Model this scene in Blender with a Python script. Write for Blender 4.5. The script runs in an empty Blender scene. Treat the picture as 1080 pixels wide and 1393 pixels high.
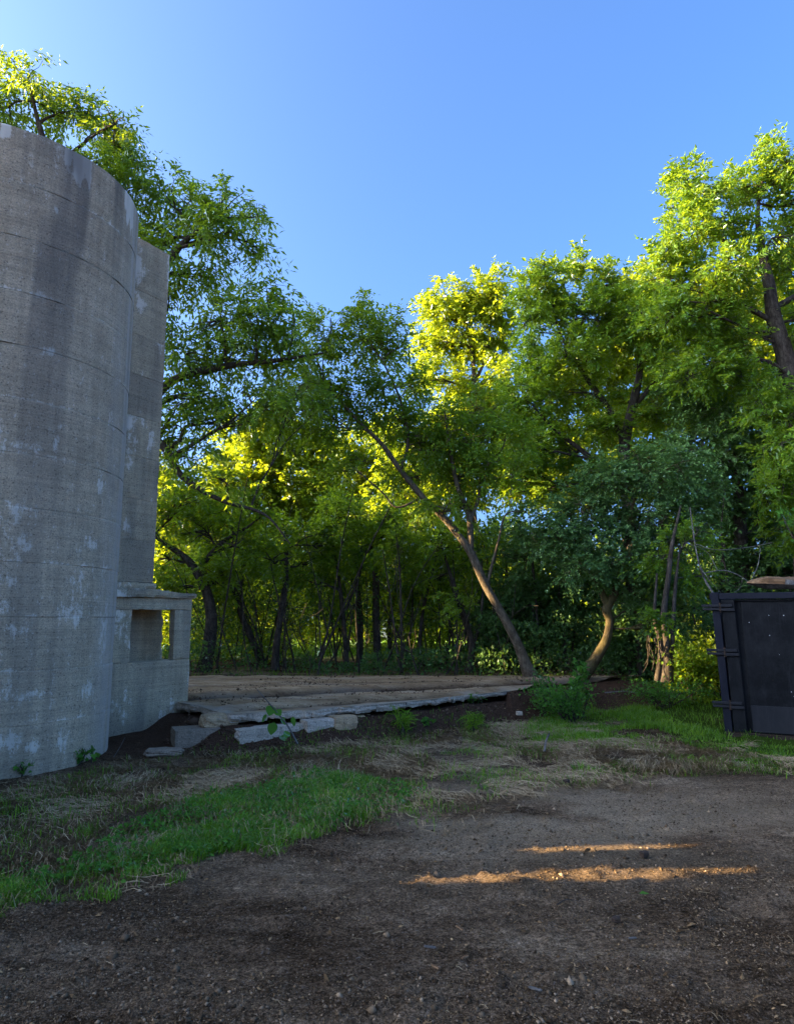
import bpy, math, random
import numpy as np
from mathutils import Vector, Matrix

# ------------------------------------------------------------------ camera, light, exposure
SC = bpy.context.scene
COL = SC.collection
F_PX, W_PX, H_PX = 966.0, 1080.0, 1393.0        # lens measured in pixels of the photograph
PITCH, EYE = math.radians(8.6), 1.6
cam_d = bpy.data.cameras.new('camera')
cam_d.sensor_fit = 'VERTICAL'
cam_d.sensor_height = 24.0
cam_d.lens = 24.0 * F_PX / H_PX
cam_d.clip_start = 0.05
cam_d.clip_end = 3000
cam = bpy.data.objects.new('camera', cam_d)
COL.objects.link(cam)
cam.location = (0, 0, EYE)
cam.rotation_euler = (math.radians(90) + PITCH, 0, 0)
SC.camera = cam

SUN_EL = math.radians(15.0)
SUN_AZ = math.radians(-96.0)                      # measured from +Y towards +X: the sun stands on the left
SUN = np.array([math.sin(SUN_AZ) * math.cos(SUN_EL), math.cos(SUN_AZ) * math.cos(SUN_EL), math.sin(SUN_EL)])
world = bpy.data.worlds.new('World')
SC.world = world
world.use_nodes = True
wn, wl = world.node_tree.nodes, world.node_tree.links
sky = wn.new('ShaderNodeTexSky')
sky.sky_type = 'NISHITA'
sky.sun_disc = False
sky.sun_elevation = SUN_EL
sky.sun_rotation = SUN_AZ
sky.air_density = 0.5
sky.dust_density = 7.0
sky.ozone_density = 5.3
hs = wn.new('ShaderNodeHueSaturation')
hs.inputs['Saturation'].default_value = 1.05
hs.inputs['Hue'].default_value = 0.497
wl.new(sky.outputs[0], hs.inputs['Color'])
wl.new(hs.outputs[0], wn['Background'].inputs['Color'])
wn['Background'].inputs['Strength'].default_value = 0.15

sun_d = bpy.data.lights.new('sun', 'SUN')
sun_d.energy = 4.8
sun_d.angle = math.radians(0.45)
sun_d.color = (1.0, 0.75, 0.39)
sun = bpy.data.objects.new('sun', sun_d)
COL.objects.link(sun)
sun.rotation_euler = Vector((-SUN[0], -SUN[1], -SUN[2])).to_track_quat('-Z', 'Y').to_euler()
sun.location = (-20, 0, 15)

SC.view_settings.view_transform = 'Standard'
SC.view_settings.look = 'None'
SC.view_settings.gamma = 1.0
SC.view_settings.use_curve_mapping = False
SC.view_settings.exposure = 2.62
SC.cycles.max_bounces = 7
SC.cycles.diffuse_bounces = 4
SC.cycles.transmission_bounces = 5
SC.cycles.use_denoising = True

RNG = np.random.default_rng(7)
random.seed(7)

# ------------------------------------------------------------------ helpers: picture measurements to metres
CP, SP = math.cos(PITCH), math.sin(PITCH)

def P(px, py, D):
    """point seen at (px, py) of the photograph, D metres ahead along +Y"""
    a, b = (px - W_PX / 2) / F_PX, (H_PX / 2 - py) / F_PX
    dy, dz = CP - SP * b, SP + CP * b
    t = D / dy
    return np.array([a * t, D, EYE + dz * t])

def G(px, py, z=0.0):
    a, b = (px - W_PX / 2) / F_PX, (H_PX / 2 - py) / F_PX
    dy, dz = CP - SP * b, SP + CP * b
    t = (z - EYE) / dz
    return np.array([a * t, dy * t, z])

def project(x, y, z):
    zc = y * CP + (z - EYE) * SP
    up = -y * SP + (z - EYE) * CP
    zc = np.maximum(zc, 1e-3)
    return W_PX / 2 + F_PX * x / zc, H_PX / 2 - F_PX * up / zc

# ------------------------------------------------------------------ helpers: noise
def _hash(ix, iy, iz, seed):
    h = (ix.astype(np.int64) * 374761393 + iy.astype(np.int64) * 668265263 + iz.astype(np.int64) * 2147483647 + seed * 1274126177) & 0xffffffff
    h = ((h ^ (h >> 13)) * 1274126177) & 0xffffffff
    h = h ^ (h >> 16)
    return (h & 0xffff) / 65535.0

def noise3(x, y, z, seed=0):
    x, y, z = np.broadcast_arrays(np.asarray(x, float), np.asarray(y, float), np.asarray(z, float))
    ix, iy, iz = np.floor(x), np.floor(y), np.floor(z)
    fx, fy, fz = x - ix, y - iy, z - iz
    fx, fy, fz = [t * t * (3 - 2 * t) for t in (fx, fy, fz)]
    r = 0
    for a in (0, 1):
        for b in (0, 1):
            for c in (0, 1):
                w = (fx if a else 1 - fx) * (fy if b else 1 - fy) * (fz if c else 1 - fz)
                r = r + w * _hash(ix + a, iy + b, iz + c, seed)
    return r

def fbm(x, y, z=0.0, o=4, seed=0):
    r, amp, tot = 0, 1.0, 0.0
    for k in range(o):
        s = 2.0 ** k
        r = r + amp * noise3(np.asarray(x) * s + 17.3 * k, np.asarray(y) * s + 5.1 * k, np.asarray(z) * s, seed + k)
        tot += amp
        amp *= 0.5
    return r / tot

def smooth(a, b, v):
    t = np.clip((v - a) / (b - a), 0, 1)
    return t * t * (3 - 2 * t)

# ------------------------------------------------------------------ helpers: objects
def tag(o, label=None, cat=None, group=None, kind=None):
    if label: o['label'] = label
    if cat: o['category'] = cat
    if group: o['group'] = group
    if kind: o['kind'] = kind
    return o

def link(o, parent=None):
    COL.objects.link(o)
    if parent is not None:
        o.parent = parent
    return o

def empty(name, loc, rz=0.0, label=None, cat=None, group=None):
    o = bpy.data.objects.new(name, None)
    o.empty_display_size = 0.2
    o.location = loc
    o.rotation_euler = (0, 0, rz)
    link(o)
    return tag(o, label, cat, group)

def np_mesh(name, V, F, mats, attrs=None, uv=None, smooth_sh=False, mat_idx=None):
    """F: (n,3) or (n,4) array"""
    V = np.asarray(V, np.float32)
    F = np.asarray(F, np.int32)
    n, k = F.shape
    me = bpy.data.meshes.new(name)
    me.vertices.add(len(V))
    me.vertices.foreach_set('co', V.ravel())
    me.loops.add(n * k)
    me.loops.foreach_set('vertex_index', F.ravel())
    me.polygons.add(n)
    me.polygons.foreach_set('loop_start', np.arange(0, n * k, k, dtype=np.int32))
    me.polygons.foreach_set('loop_total', np.full(n, k, np.int32))
    if mat_idx is not None:
        me.polygons.foreach_set('material_index', np.asarray(mat_idx, np.int32))
    me.polygons.foreach_set('use_smooth', np.full(n, smooth_sh, bool))
    for m in (mats if isinstance(mats, (list, tuple)) else [mats]):
        me.materials.append(m)
    if attrs:
        for an, av in attrs.items():
            a = me.attributes.new(an, 'FLOAT', 'POINT')
            a.data.foreach_set('value', np.asarray(av, np.float32))
    if uv is not None:
        u = me.uv_layers.new(name='UVMap')
        u.data.foreach_set('uv', np.asarray(uv, np.float32)[F.ravel()].ravel())
    me.update(calc_edges=True)
    me.validate()
    return me

def obj(name, me, parent=None, loc=None):
    o = bpy.data.objects.new(name, me)
    if loc is not None: o.location = loc
    return link(o, parent)

class MB:
    """collects quads/tris of boxes, tubes and prisms as one mesh"""
    def __init__(self):
        self.v, self.f, self.n = [], [], 0
    def add(self, V, F):
        V = np.asarray(V, float)
        self.v.append(V)
        for q in F:
            self.f.append(tuple(i + self.n for i in q))
        self.n += len(V)
    def box(self, x0, x1, y0, y1, z0, z1, M=None):
        V = np.array([(x, y, z) for z in (z0, z1) for y in (y0, y1) for x in (x0, x1)], float)
        if M is not None: V = M(V)
        self.add(V, [(0, 2, 3, 1), (4, 5, 7, 6), (0, 1, 5, 4), (2, 6, 7, 3), (0, 4, 6, 2), (1, 3, 7, 5)])
    def tube(self, pts, rad, sides=6, cap=True):
        V, F = tube_np(np.asarray(pts, float), np.asarray(rad, float), sides)
        self.add(V, [tuple(q) for q in F])
        if cap:
            n = len(V)
            self.f.append(tuple(self.n - n + i for i in range(sides))[::-1])
            self.f.append(tuple(self.n - sides + i for i in range(sides)))
    def build(self, name, mat, parent=None, bevel=0.0, sm=False, loc=None, segs=1):
        me = bpy.data.meshes.new(name)
        me.from_pydata(np.concatenate(self.v).tolist(), [], self.f)
        me.materials.append(mat)
        if bevel > 0:
            import bmesh
            bm = bmesh.new()
            bm.from_mesh(me)
            bmesh.ops.bevel(bm, geom=bm.edges[:], offset=bevel, segments=segs, affect='EDGES', clamp_overlap=True)
            bm.to_mesh(me)
            bm.free()
        if sm:
            me.polygons.foreach_set('use_smooth', np.full(len(me.polygons), True))
        me.update()
        return obj(name, me, parent, loc)

def tube_np(pts, rad, sides=6):
    n = len(pts)
    t = np.gradient(pts, axis=0)
    t /= np.linalg.norm(t, axis=1, keepdims=True) + 1e-9
    ref = np.array([0.0, 0, 1]) if abs(t[0][2]) < 0.8 else np.array([1.0, 0, 0])
    V = np.zeros((n, sides, 3))
    u = np.cross(t[0], ref); u /= np.linalg.norm(u)
    ang = np.arange(sides) * 2 * math.pi / sides
    for i in range(n):
        u = u - t[i] * (u @ t[i]); u /= np.linalg.norm(u) + 1e-9
        w = np.cross(t[i], u)
        V[i] = pts[i] + rad[i] * (np.cos(ang)[:, None] * u + np.sin(ang)[:, None] * w)
    i, j = np.meshgrid(np.arange(n - 1), np.arange(sides), indexing='ij')
    a = i * sides + j
    b = i * sides + (j + 1) % sides
    F = np.stack([a, b, b + sides, a + sides], -1).reshape(-1, 4)
    return V.reshape(-1, 3), F

def spline(pts, n):
    """Catmull-Rom through points (any columns)"""
    p = np.asarray(pts, float)
    p = np.vstack([2 * p[0] - p[1], p, 2 * p[-1] - p[-2]])
    segs = len(p) - 3
    out = []
    for t in np.linspace(0, segs - 1e-6, n):
        k = int(t); u = t - k
        a, b, c, d = p[k:k + 4]
        out.append(0.5 * (2 * b + (c - a) * u + (2 * a - 5 * b + 4 * c - d) * u * u + (3 * b - a - 3 * c + d) * u ** 3))
    return np.array(out)

# ------------------------------------------------------------------ materials
class NT:
    def __init__(self, name):
        self.m = bpy.data.materials.new(name)
        self.m.use_nodes = True
        self.t = self.m.node_tree
        self.N, self.L = self.t.nodes, self.t.links
        self.bsdf = self.N['Principled BSDF']
        self.out = self.N['Material Output']
    def n(self, typ, ins=None, **kw):
        o = self.N.new(typ)
        for k, v in kw.items(): setattr(o, k, v)
        for k, v in (ins or {}).items():
            if hasattr(v, 'is_linked') or isinstance(v, bpy.types.NodeSocket): self.L.new(v, o.inputs[k])
            else: o.inputs[k].default_value = v
        return o
    def coord(self, which='Object', scale=(1, 1, 1)):
        c = self.n('ShaderNodeTexCoord')
        m = self.n('ShaderNodeMapping', {'Vector': c.outputs[which], 'Scale': scale})
        return m.outputs[0]
    def noise(self, vec, scale, detail=4, rough=0.6):
        return self.n('ShaderNodeTexNoise', {'Vector': vec, 'Scale': scale, 'Detail': detail, 'Roughness': rough + .12}).outputs[0]
    def ramp(self, fac, stops):
        r = self.n('ShaderNodeValToRGB', {'Fac': fac})
        e = r.color_ramp.elements
        while len(e) < len(stops): e.new(0.5)
        for k, (p, c) in enumerate(stops):
            e[k].position = p
            e[k].color = (*c, 1) if isinstance(c, (tuple, list)) else (c, c, c, 1)
        return r.outputs[0]
    def mix(self, fac, a, b, mode='MIX'):
        o = self.N.new('ShaderNodeMix')
        o.data_type = 'RGBA'
        o.blend_type = mode
        for idx, v in ((0, fac), (6, a), (7, b)):
            if isinstance(v, bpy.types.NodeSocket): self.L.new(v, o.inputs[idx])
            elif idx == 0: o.inputs[idx].default_value = v
            else: o.inputs[idx].default_value = (*v, 1)
        return o.outputs[2]
    def math(self, op, a, b=0.0, clamp=False):
        o = self.n('ShaderNodeMath', operation=op, use_clamp=clamp)
        for k, v in ((0, a), (1, b)):
            if isinstance(v, bpy.types.NodeSocket): self.L.new(v, o.inputs[k])
            else: o.inputs[k].default_value = v
        return o.outputs[0]
    def attr(self, name):
        return self.n('ShaderNodeAttribute', attribute_name=name).outputs['Fac']
    def bump(self, h, strength=0.5, dist=0.02):
        return self.n('ShaderNodeBump', {'Height': h, 'Strength': strength, 'Distance': dist}).outputs[0]
    def finish(self, color, rough=0.9, normal=None, spec=0.3, metal=0.0):
        b = self.bsdf
        for k, v in (('Base Color', color), ('Roughness', rough), ('Normal', normal), ('Metallic', metal), ('Specular IOR Level', spec)):
            if v is None: continue
            if isinstance(v, bpy.types.NodeSocket): self.L.new(v, b.inputs[k])
            else: b.inputs[k].default_value = (*v, 1) if isinstance(v, (tuple, list)) else v
        return self.m

def leaf_material(name, dark, light, trans, tw=0.45, rough=0.5, gloss=0.16):
    t = NT(name)
    a = t.attr('tint')
    col = t.mix(a, dark, light)
    tcol = t.mix(a, [c * 0.75 for c in trans], trans)
    d = t.n('ShaderNodeBsdfDiffuse', {'Color': col})
    tr = t.n('ShaderNodeBsdfTranslucent', {'Color': tcol})
    m1 = t.n('ShaderNodeMixShader', {0: tw, 1: d.outputs[0], 2: tr.outputs[0]})
    g = t.n('ShaderNodeBsdfGlossy', {'Color': (0.8, 0.85, 0.9, 1), 'Roughness': rough})
    fr = t.n('ShaderNodeFresnel', {'IOR': 1.35})
    fm = t.math('MULTIPLY', fr.outputs[0], gloss)
    m2 = t.n('ShaderNodeMixShader', {0: fm, 1: m1.outputs[0], 2: g.outputs[0]})
    t.L.new(m2.outputs[0], t.out.inputs['Surface'])
    return t.m

M = {}
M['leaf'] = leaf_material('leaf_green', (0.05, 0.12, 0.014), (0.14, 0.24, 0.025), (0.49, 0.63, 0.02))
M['leaf_sunlit'] = leaf_material('leaf_sunlit_green', (0.07, 0.12, 0.008), (0.15, 0.22, 0.015), (0.66, 0.74, 0.02), tw=0.55)  # lit copy of the green leaf: sunshine yellow put into its colour
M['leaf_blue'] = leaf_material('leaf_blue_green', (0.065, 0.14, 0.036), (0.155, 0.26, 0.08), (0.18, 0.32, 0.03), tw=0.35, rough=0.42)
M['leaf_weed'] = leaf_material('leaf_weed', (0.045, 0.13, 0.018), (0.11, 0.26, 0.035), (0.2, 0.42, 0.04), tw=0.4)
M['grass'] = leaf_material('grass_blade', (0.09, 0.19, 0.014), (0.27, 0.42, 0.04), (0.20, 0.42, 0.015), tw=0.35, gloss=0.08)
M['straw'] = leaf_material('straw', (0.15, 0.092, 0.046), (0.62, 0.45, 0.25), (0.2, 0.13, 0.05), tw=0.2, gloss=0.0)
M['dry_leaf'] = leaf_material('dry_leaf', (0.16, 0.09, 0.04), (0.3, 0.19, 0.09), (0.3, 0.18, 0.06), tw=0.3)

def bark_material(name, a, b, green=None):
    t = NT(name)
    v = t.coord('Object', (6, 6, 1.6))
    n1 = t.noise(v, 3.0, 8, 0.7)
    v2 = t.coord('Object', (1, 1, 1))
    n2 = t.noise(v2, 1.7, 3)
    n3 = t.noise(v2, 5.5, 5, .7)
    col = t.ramp(n1, [(0.32, [c * 0.3 for c in a]), (0.5, a), (0.68, b)])
    col = t.mix(t.ramp(n3, [(0.48, 0.0), (0.62, 0.75)]), col, [c * .38 for c in a])
    if green:
        col = t.mix(t.ramp(n2, [(0.45, 0.0), (0.65, 0.7)]), col, green)
    return t.finish(col, 0.95, t.bump(n1, 0.9, 0.03), 0.04)
M['bark'] = bark_material('bark', (0.085, 0.066, 0.05), (0.17, 0.14, 0.11))
M['bark_tan'] = bark_material('bark_tan', (0.15, 0.115, 0.075), (0.26, 0.21, 0.15))
M['bark_mossy'] = bark_material('bark_mossy', (0.10, 0.075, 0.042), (0.18, 0.135, 0.08), (0.12, 0.10, 0.032))
M['dead_wood'] = bark_material('dead_wood', (0.20, 0.175, 0.15), (0.36, 0.32, 0.28))

def concrete_material(name, base=(0.54, 0.40, 0.25), use_masks=True, white=(0.82, 0.70, 0.54)):
    t = NT(name)
    uvn = t.n('ShaderNodeTexCoord').outputs['UV' if use_masks else 'Object']
    def vec(s): return t.n('ShaderNodeMapping', {'Vector': uvn, 'Scale': s}).outputs[0]
    big = t.noise(vec((1, 1, 1)), 1.3, 5, 0.6)
    streak = t.noise(vec((5.0, 0.22, 1) if use_masks else (5, 5, 0.25)), 1.6, 5, 0.65)
    course = t.noise(vec((0.35, 9, 1) if use_masks else (0.5, 0.5, 9)), 1.5, 4, 0.6)
    fine = t.noise(vec((1, 1, 1)), 55, 6, 0.75)
    spk = t.n('ShaderNodeTexVoronoi', {'Vector': vec((1, 1, 1)), 'Scale': 70.0}).outputs['Color']
    col = t.ramp(big, [(0.3, [c * 0.78 for c in base]), (0.7, [c * 1.15 for c in base])])
    col = t.mix(0.55, col, t.ramp(streak, [(0.3, 0.55), (0.5, 1.0), (0.72, 1.25)]), 'MULTIPLY')
    col = t.mix(0.4, col, t.ramp(course, [(0.35, 0.7), (0.65, 1.15)]), 'MULTIPLY')
    board = t.noise(vec((0.22, 40, 1) if use_masks else (.3, .3, 40)), 1.4, 4, 0.6)
    col = t.mix(0.45, col, t.ramp(board, [(0.36, 0.62), (0.5, 1.0), (0.66, 1.2)]), 'MULTIPLY')
    col = t.mix(0.6, col, t.ramp(fine, [(0.34, 0.15), (0.5, 1.0), (0.68, 1.8)]), 'MULTIPLY')
    bw = t.n('ShaderNodeSeparateColor', {'Color': spk}).outputs[0]
    col = t.mix(t.ramp(bw, [(0.93, 0.0), (0.97, 0.55)]), col, (0.27, 0.22, 0.17))
    col = t.mix(t.ramp(bw, [(0.03, 0.5), (0.07, 0.0)]), col, (0.05, 0.04, 0.03))
    if use_masks:
        w = t.attr('white')
        edge = t.noise(vec((1, 1, 1)), 26, 6, 0.8)
        n1 = t.noise(vec((5.5, 3.2, 1)), 1.9, 10, 0.75)
        n2 = t.noise(vec((9, 1.6, 1)), 1.7, 8, 0.75)
        wm = t.math('ADD', t.math('ADD', w, 0.19), t.math('MULTIPLY', t.math('SUBTRACT', n1, 0.5), 2.8))
        wm = t.math('ADD', wm, t.math('MULTIPLY', t.math('SUBTRACT', n2, 0.5), 1.5))
        wm = t.math('ADD', wm, t.math('MULTIPLY', t.math('SUBTRACT', edge, 0.5), 1.2))
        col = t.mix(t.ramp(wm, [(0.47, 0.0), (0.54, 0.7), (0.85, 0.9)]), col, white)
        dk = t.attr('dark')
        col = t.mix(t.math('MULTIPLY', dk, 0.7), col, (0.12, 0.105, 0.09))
        sm = t.attr('painted_sheen')
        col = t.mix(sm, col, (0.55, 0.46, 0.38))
    h = t.math('ADD', fine, t.math('MULTIPLY', course, 0.5))
    return t.finish(col, 0.93, t.bump(h, 0.55, 0.012), 0.06)
M['silo_concrete'] = concrete_material('silo_concrete')
M['annex_concrete'] = concrete_material('annex_concrete', (0.51, 0.385, 0.235))
M['slab_concrete'] = concrete_material('slab_concrete', (0.56, 0.44, 0.32), False)
M['stone'] = concrete_material('stone', (0.46, 0.31, 0.17), False)
M['footing'] = concrete_material('footing', (0.28, 0.21, 0.145), False)

def slab_top_material():
    t = NT('slab_dirt')
    v = t.coord('Object')
    vs = t.coord('Object', (0.5, 1.6, 1))
    a = t.noise(vs, 1.6, 6, 0.65)
    b = t.noise(v, 16, 6, 0.75)
    c = t.noise(v, 60, 4, 0.7)
    col = t.ramp(a, [(0.3, (0.19, 0.11, 0.055)), (0.5, (0.42, 0.265, 0.14)), (0.7, (0.64, 0.45, 0.27))])
    col = t.mix(0.6, col, t.ramp(b, [(0.3, 0.45), (0.5, 1.0), (0.7, 1.5)]), 'MULTIPLY')
    col = t.mix(t.attr('rut'), col, (0.035, 0.022, 0.016))
    col = t.mix(t.math('MULTIPLY', t.attr('bare'), 0.75), col, (0.46, 0.37, 0.275))
    col = t.mix(t.ramp(c, [(0.66, 0.0), (0.72, 0.6)]), col, (0.34, 0.28, 0.2))
    return t.finish(col, 0.95, t.bump(t.math('ADD', b, c), 0.8, 0.03), 0.0)
M['slab_dirt'] = slab_top_material()

def ground_material():
    t = NT('ground')
    v = t.coord('Object')
    vs = t.coord('Object', (0.55, 1.0, 1))
    big = t.noise(vs, 0.75, 6, 0.65)
    mid = t.noise(v, 5.5, 6, 0.7)
    fine = t.noise(v, 55, 5, 0.8)
    vor = t.n('ShaderNodeTexVoronoi', {'Vector': v, 'Scale': 130.0}).outputs['Color']
    sep = t.n('ShaderNodeSeparateColor', {'Color': vor}).outputs
    soil = t.ramp(big, [(0.33, (0.034, 0.020, 0.011)), (0.44, (0.085, 0.052, 0.028)), (0.54, (0.18, 0.115, 0.066)), (0.68, (0.36, 0.245, 0.145))])
    soil = t.mix(0.7, soil, t.ramp(mid, [(0.3, 0.4), (0.5, 1.0), (0.7, 1.6)]), 'MULTIPLY')
    clump = t.noise(v, 19, 6, 0.75)
    soil = t.mix(0.8, soil, t.ramp(clump, [(0.36, 0.28), (0.48, 0.95), (0.62, 1.7)]), 'MULTIPLY')
    soil = t.mix(0.75, soil, t.ramp(fine, [(0.40, 0.18), (0.5, 0.85), (0.58, 2.1)]), 'MULTIPLY')
    soil = t.mix(t.math('MULTIPLY', t.attr('gravel'), t.ramp(fine, [(0.35, 0.15), (0.6, 0.9)])), soil, (0.50, 0.365, 0.225))
    chips = t.math('MULTIPLY', t.ramp(sep[0], [(0.86, 0.0), (0.92, 0.8)]), t.ramp(mid, [(0.3, 0.25), (0.6, 1.0)]))
    chips = t.math('MULTIPLY', chips, t.math('SUBTRACT', 1.0, t.attr('far')))
    chipc = t.mix(sep[1], (0.11, 0.07, 0.045), (0.34, 0.26, 0.19))
    soil = t.mix(chips, soil, chipc)
    thatch = t.ramp(t.noise(v, 30, 6, 0.8), [(0.3, (0.065, 0.038, 0.02)), (0.5, (0.20, 0.125, 0.066)), (0.7, (0.42, 0.29, 0.155))])
    turf = t.ramp(t.noise(v, 18, 6, 0.75), [(0.3, (0.03, 0.04, 0.008)), (0.6, (0.06, 0.10, 0.014)), (0.75, (0.10, 0.15, 0.02))])
    col = t.mix(t.attr('straw'), soil, thatch)
    col = t.mix(t.attr('grass'), col, turf)
    bank = t.ramp(fine, [(0.3, (0.035, 0.018, 0.011)), (0.55, (0.10, 0.055, 0.034)), (0.72, (0.19, 0.12, 0.08))])
    col = t.mix(t.attr('bank'), col, bank)
    field = t.ramp(t.noise(v, 2, 6, 0.7), [(0.3, (0.13, 0.15, 0.03)), (0.7, (0.28, 0.25, 0.07))])
    col = t.mix(t.attr('field'), col, field)
    h = t.math('ADD', t.math('ADD', t.math('MULTIPLY', mid, 0.7), clump), t.math('MULTIPLY', fine, .7))
    return t.finish(col, 0.97, t.bump(h, 1.0, 0.03), 0.0)
M['ground'] = ground_material()

def paint_material(name, base, scuff, rust=(0.06, 0.03, 0.016), amount=0.5, rough=0.5):
    t = NT(name)
    v = t.coord('Object')
    vs = t.coord('Object', (9, 9, 0.9))
    a = t.noise(v, 2.2, 6, 0.7)
    s = t.noise(vs, 2.5, 6, 0.75)
    f = t.noise(v, 38, 5, 0.75)
    col = t.mix(t.ramp(a, [(0.42, 0.0), (0.72, amount)]), base, scuff)
    col = t.mix(t.ramp(s, [(0.52, 0.0), (0.78, amount * 0.9)]), col, [c * 1.4 for c in scuff])
    col = t.mix(t.ramp(f, [(0.68, 0.0), (0.74, 0.75)]), col, [c * 2.6 for c in scuff])
    col = t.mix(t.ramp(t.noise(v, 7, 6, 0.8), [(0.66, 0.0), (0.72, 0.7)]), col, rust)
    r = t.ramp(a, [(0.3, rough - 0.1), (0.7, rough + 0.25)])
    return t.finish(col, r, t.bump(f, 0.15, 0.004), 0.12)
M['paint'] = paint_material('bin_paint', (0.0048, 0.005, 0.0056), (0.030, 0.030, 0.030), amount=0.65)
M['paint_blue'] = paint_material('bin_rail_paint', (0.011, 0.012, 0.019), (0.03, 0.03, 0.034), amount=0.5)
M['paint_patch'] = paint_material('bin_patch_paint', (0.02, 0.02, 0.022), (0.036, 0.034, 0.034), amount=0.6)
M['rusty'] = paint_material('bin_rusty_rail', (0.03, 0.018, 0.012), (0.07, 0.05, 0.036), amount=0.7, rough=0.7)

def wood_material():
    t = NT('split_wood')
    v = t.coord('Object', (1.2, 10, 10))
    n = t.noise(v, 2.5, 7, 0.7)
    col = t.ramp(n, [(0.34, (0.05, 0.024, 0.011)), (0.5, (0.20, 0.105, 0.046)), (0.66, (0.40, 0.24, 0.125))])
    return t.finish(col, 0.85, t.bump(n, 0.7, 0.02), 0.2)
M['split_wood'] = wood_material()

def plain(name, c, rough=0.8, var=0.3, scale=8):
    t = NT(name)
    n = t.noise(t.coord('Object'), scale, 6, 0.7)
    return t.finish(t.ramp(n, [(0.3, [x * (1 - var) for x in c]), (0.7, [min(1, x * (1 + var)) for x in c])]), rough, t.bump(n, 0.3, 0.01), 0.2)
M['red_board'] = plain('red_boards', (0.42, 0.09, 0.055))
M['shed_roof'] = plain('shed_roof', (0.16, 0.14, 0.13))
M['white_trim'] = plain('white_trim', (0.7, 0.68, 0.64))
M['clod'] = plain('clod', (0.055, 0.036, 0.024), 0.98, 0.5, 20)
M['chip'] = leaf_material('wood_chip', (0.05, 0.028, 0.014), (0.42, 0.26, 0.125), (0.1, 0.07, 0.04), tw=0.05, gloss=0.0)
M['dark_glass'] = plain('dark_glass', (0.03, 0.035, 0.04), 0.15, 0.1)

# ------------------------------------------------------------------ ground
ZS = 0.40                                            # top of the old slab
EDGE = np.array([(-7.5, 11.9), (-3.1, 10.55), (-2.12, 9.32), (-1.2, 9.75), (0.1, 10.7), (1.2, 11.75), (2.3, 12.5), (3.4, 13.25), (4.7, 13.8), (6.2, 15.2), (9, 18.0)])

def edge_dist(x, y):
    """signed distance to the plateau's front edge, positive on the plateau"""
    best = np.full(np.shape(x), 1e9)
    for (ax, ay), (bx, by) in zip(EDGE[:-1], EDGE[1:]):
        dx, dy = bx - ax, by - ay
        t = np.clip(((x - ax) * dx + (y - ay) * dy) / (dx * dx + dy * dy), 0, 1)
        best = np.minimum(best, np.hypot(x - ax - t * dx, y - ay - t * dy))
    ye = np.interp(x, EDGE[:, 0], EDGE[:, 1])
    return np.where(y > ye, best, -best)

def in_poly(px, py, poly):
    poly = np.asarray(poly, float)
    ins = np.zeros(np.shape(px), bool)
    j = len(poly) - 1
    for i in range(len(poly)):
        xi, yi = poly[i]; xj, yj = poly[j]
        c = ((yi > py) != (yj > py)) & (px < (xj - xi) * (py - yi) / (yj - yi + 1e-12) + xi)
        ins ^= c
        j = i
    return ins

def poly_soft(x, y, poly, soft, seed):
    """soft, ragged membership of a ground polygon in metres"""
    jx = (fbm(x * 1.6, y * 1.6, 0, 4, seed) - 0.5) * soft * 3
    jy = (fbm(x * 1.6, y * 1.6, 9, 4, seed + 9) - 0.5) * soft * 3
    s = 0
    for ox, oy in ((0, 0), (soft, 0), (-soft, 0), (0, soft), (0, -soft)):
        s = s + in_poly(x + jx + ox * .6, y + jy + oy * .6, poly)
    return s / 5.0

GP = lambda pts, z=0.03: [tuple(G(a, b, z)[:2]) for a, b in pts]
POLY_GRASS = GP([(-160, 1240), (0, 1222), (60, 1203), (190, 1188), (300, 1160), (380, 1128), (450, 1120), (540, 1094), (568, 1078), (540, 1062), (470, 1056), (430, 1050), (360, 1068), (300, 1078), (240, 1100), (150, 1128), (110, 1165), (0, 1183), (-160, 1200)])
POLY_STRAW = GP([(-200, 1225), (0, 1200), (200, 1178), (330, 1130), (470, 1118), (560, 1110), (640, 1100), (700, 1070), (800, 1065), (860, 1052), (1000, 1048), (1100, 1055), (1100, 1020), (960, 1015), (860, 1000), (800, 985), (700, 978), (600, 985), (500, 992), (400, 1000), (300, 1020), (230, 1030), (140, 1045), (40, 1058), (-200, 1060)])
POLY_RIGHT = GP([(735, 965), (730, 1005), (800, 1038), (900, 1040), (990, 1035), (1120, 1040), (1200, 1030), (1200, 985), (985, 985), (965, 925), (880, 930), (860, 955), (790, 960)], 0.08)
POLY_BACK = [(3.9, 10.5), (4.6, 13.6), (8.5, 17.5), (30, 17.5), (30, 10.0), (4.9, 10.0)]

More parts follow.
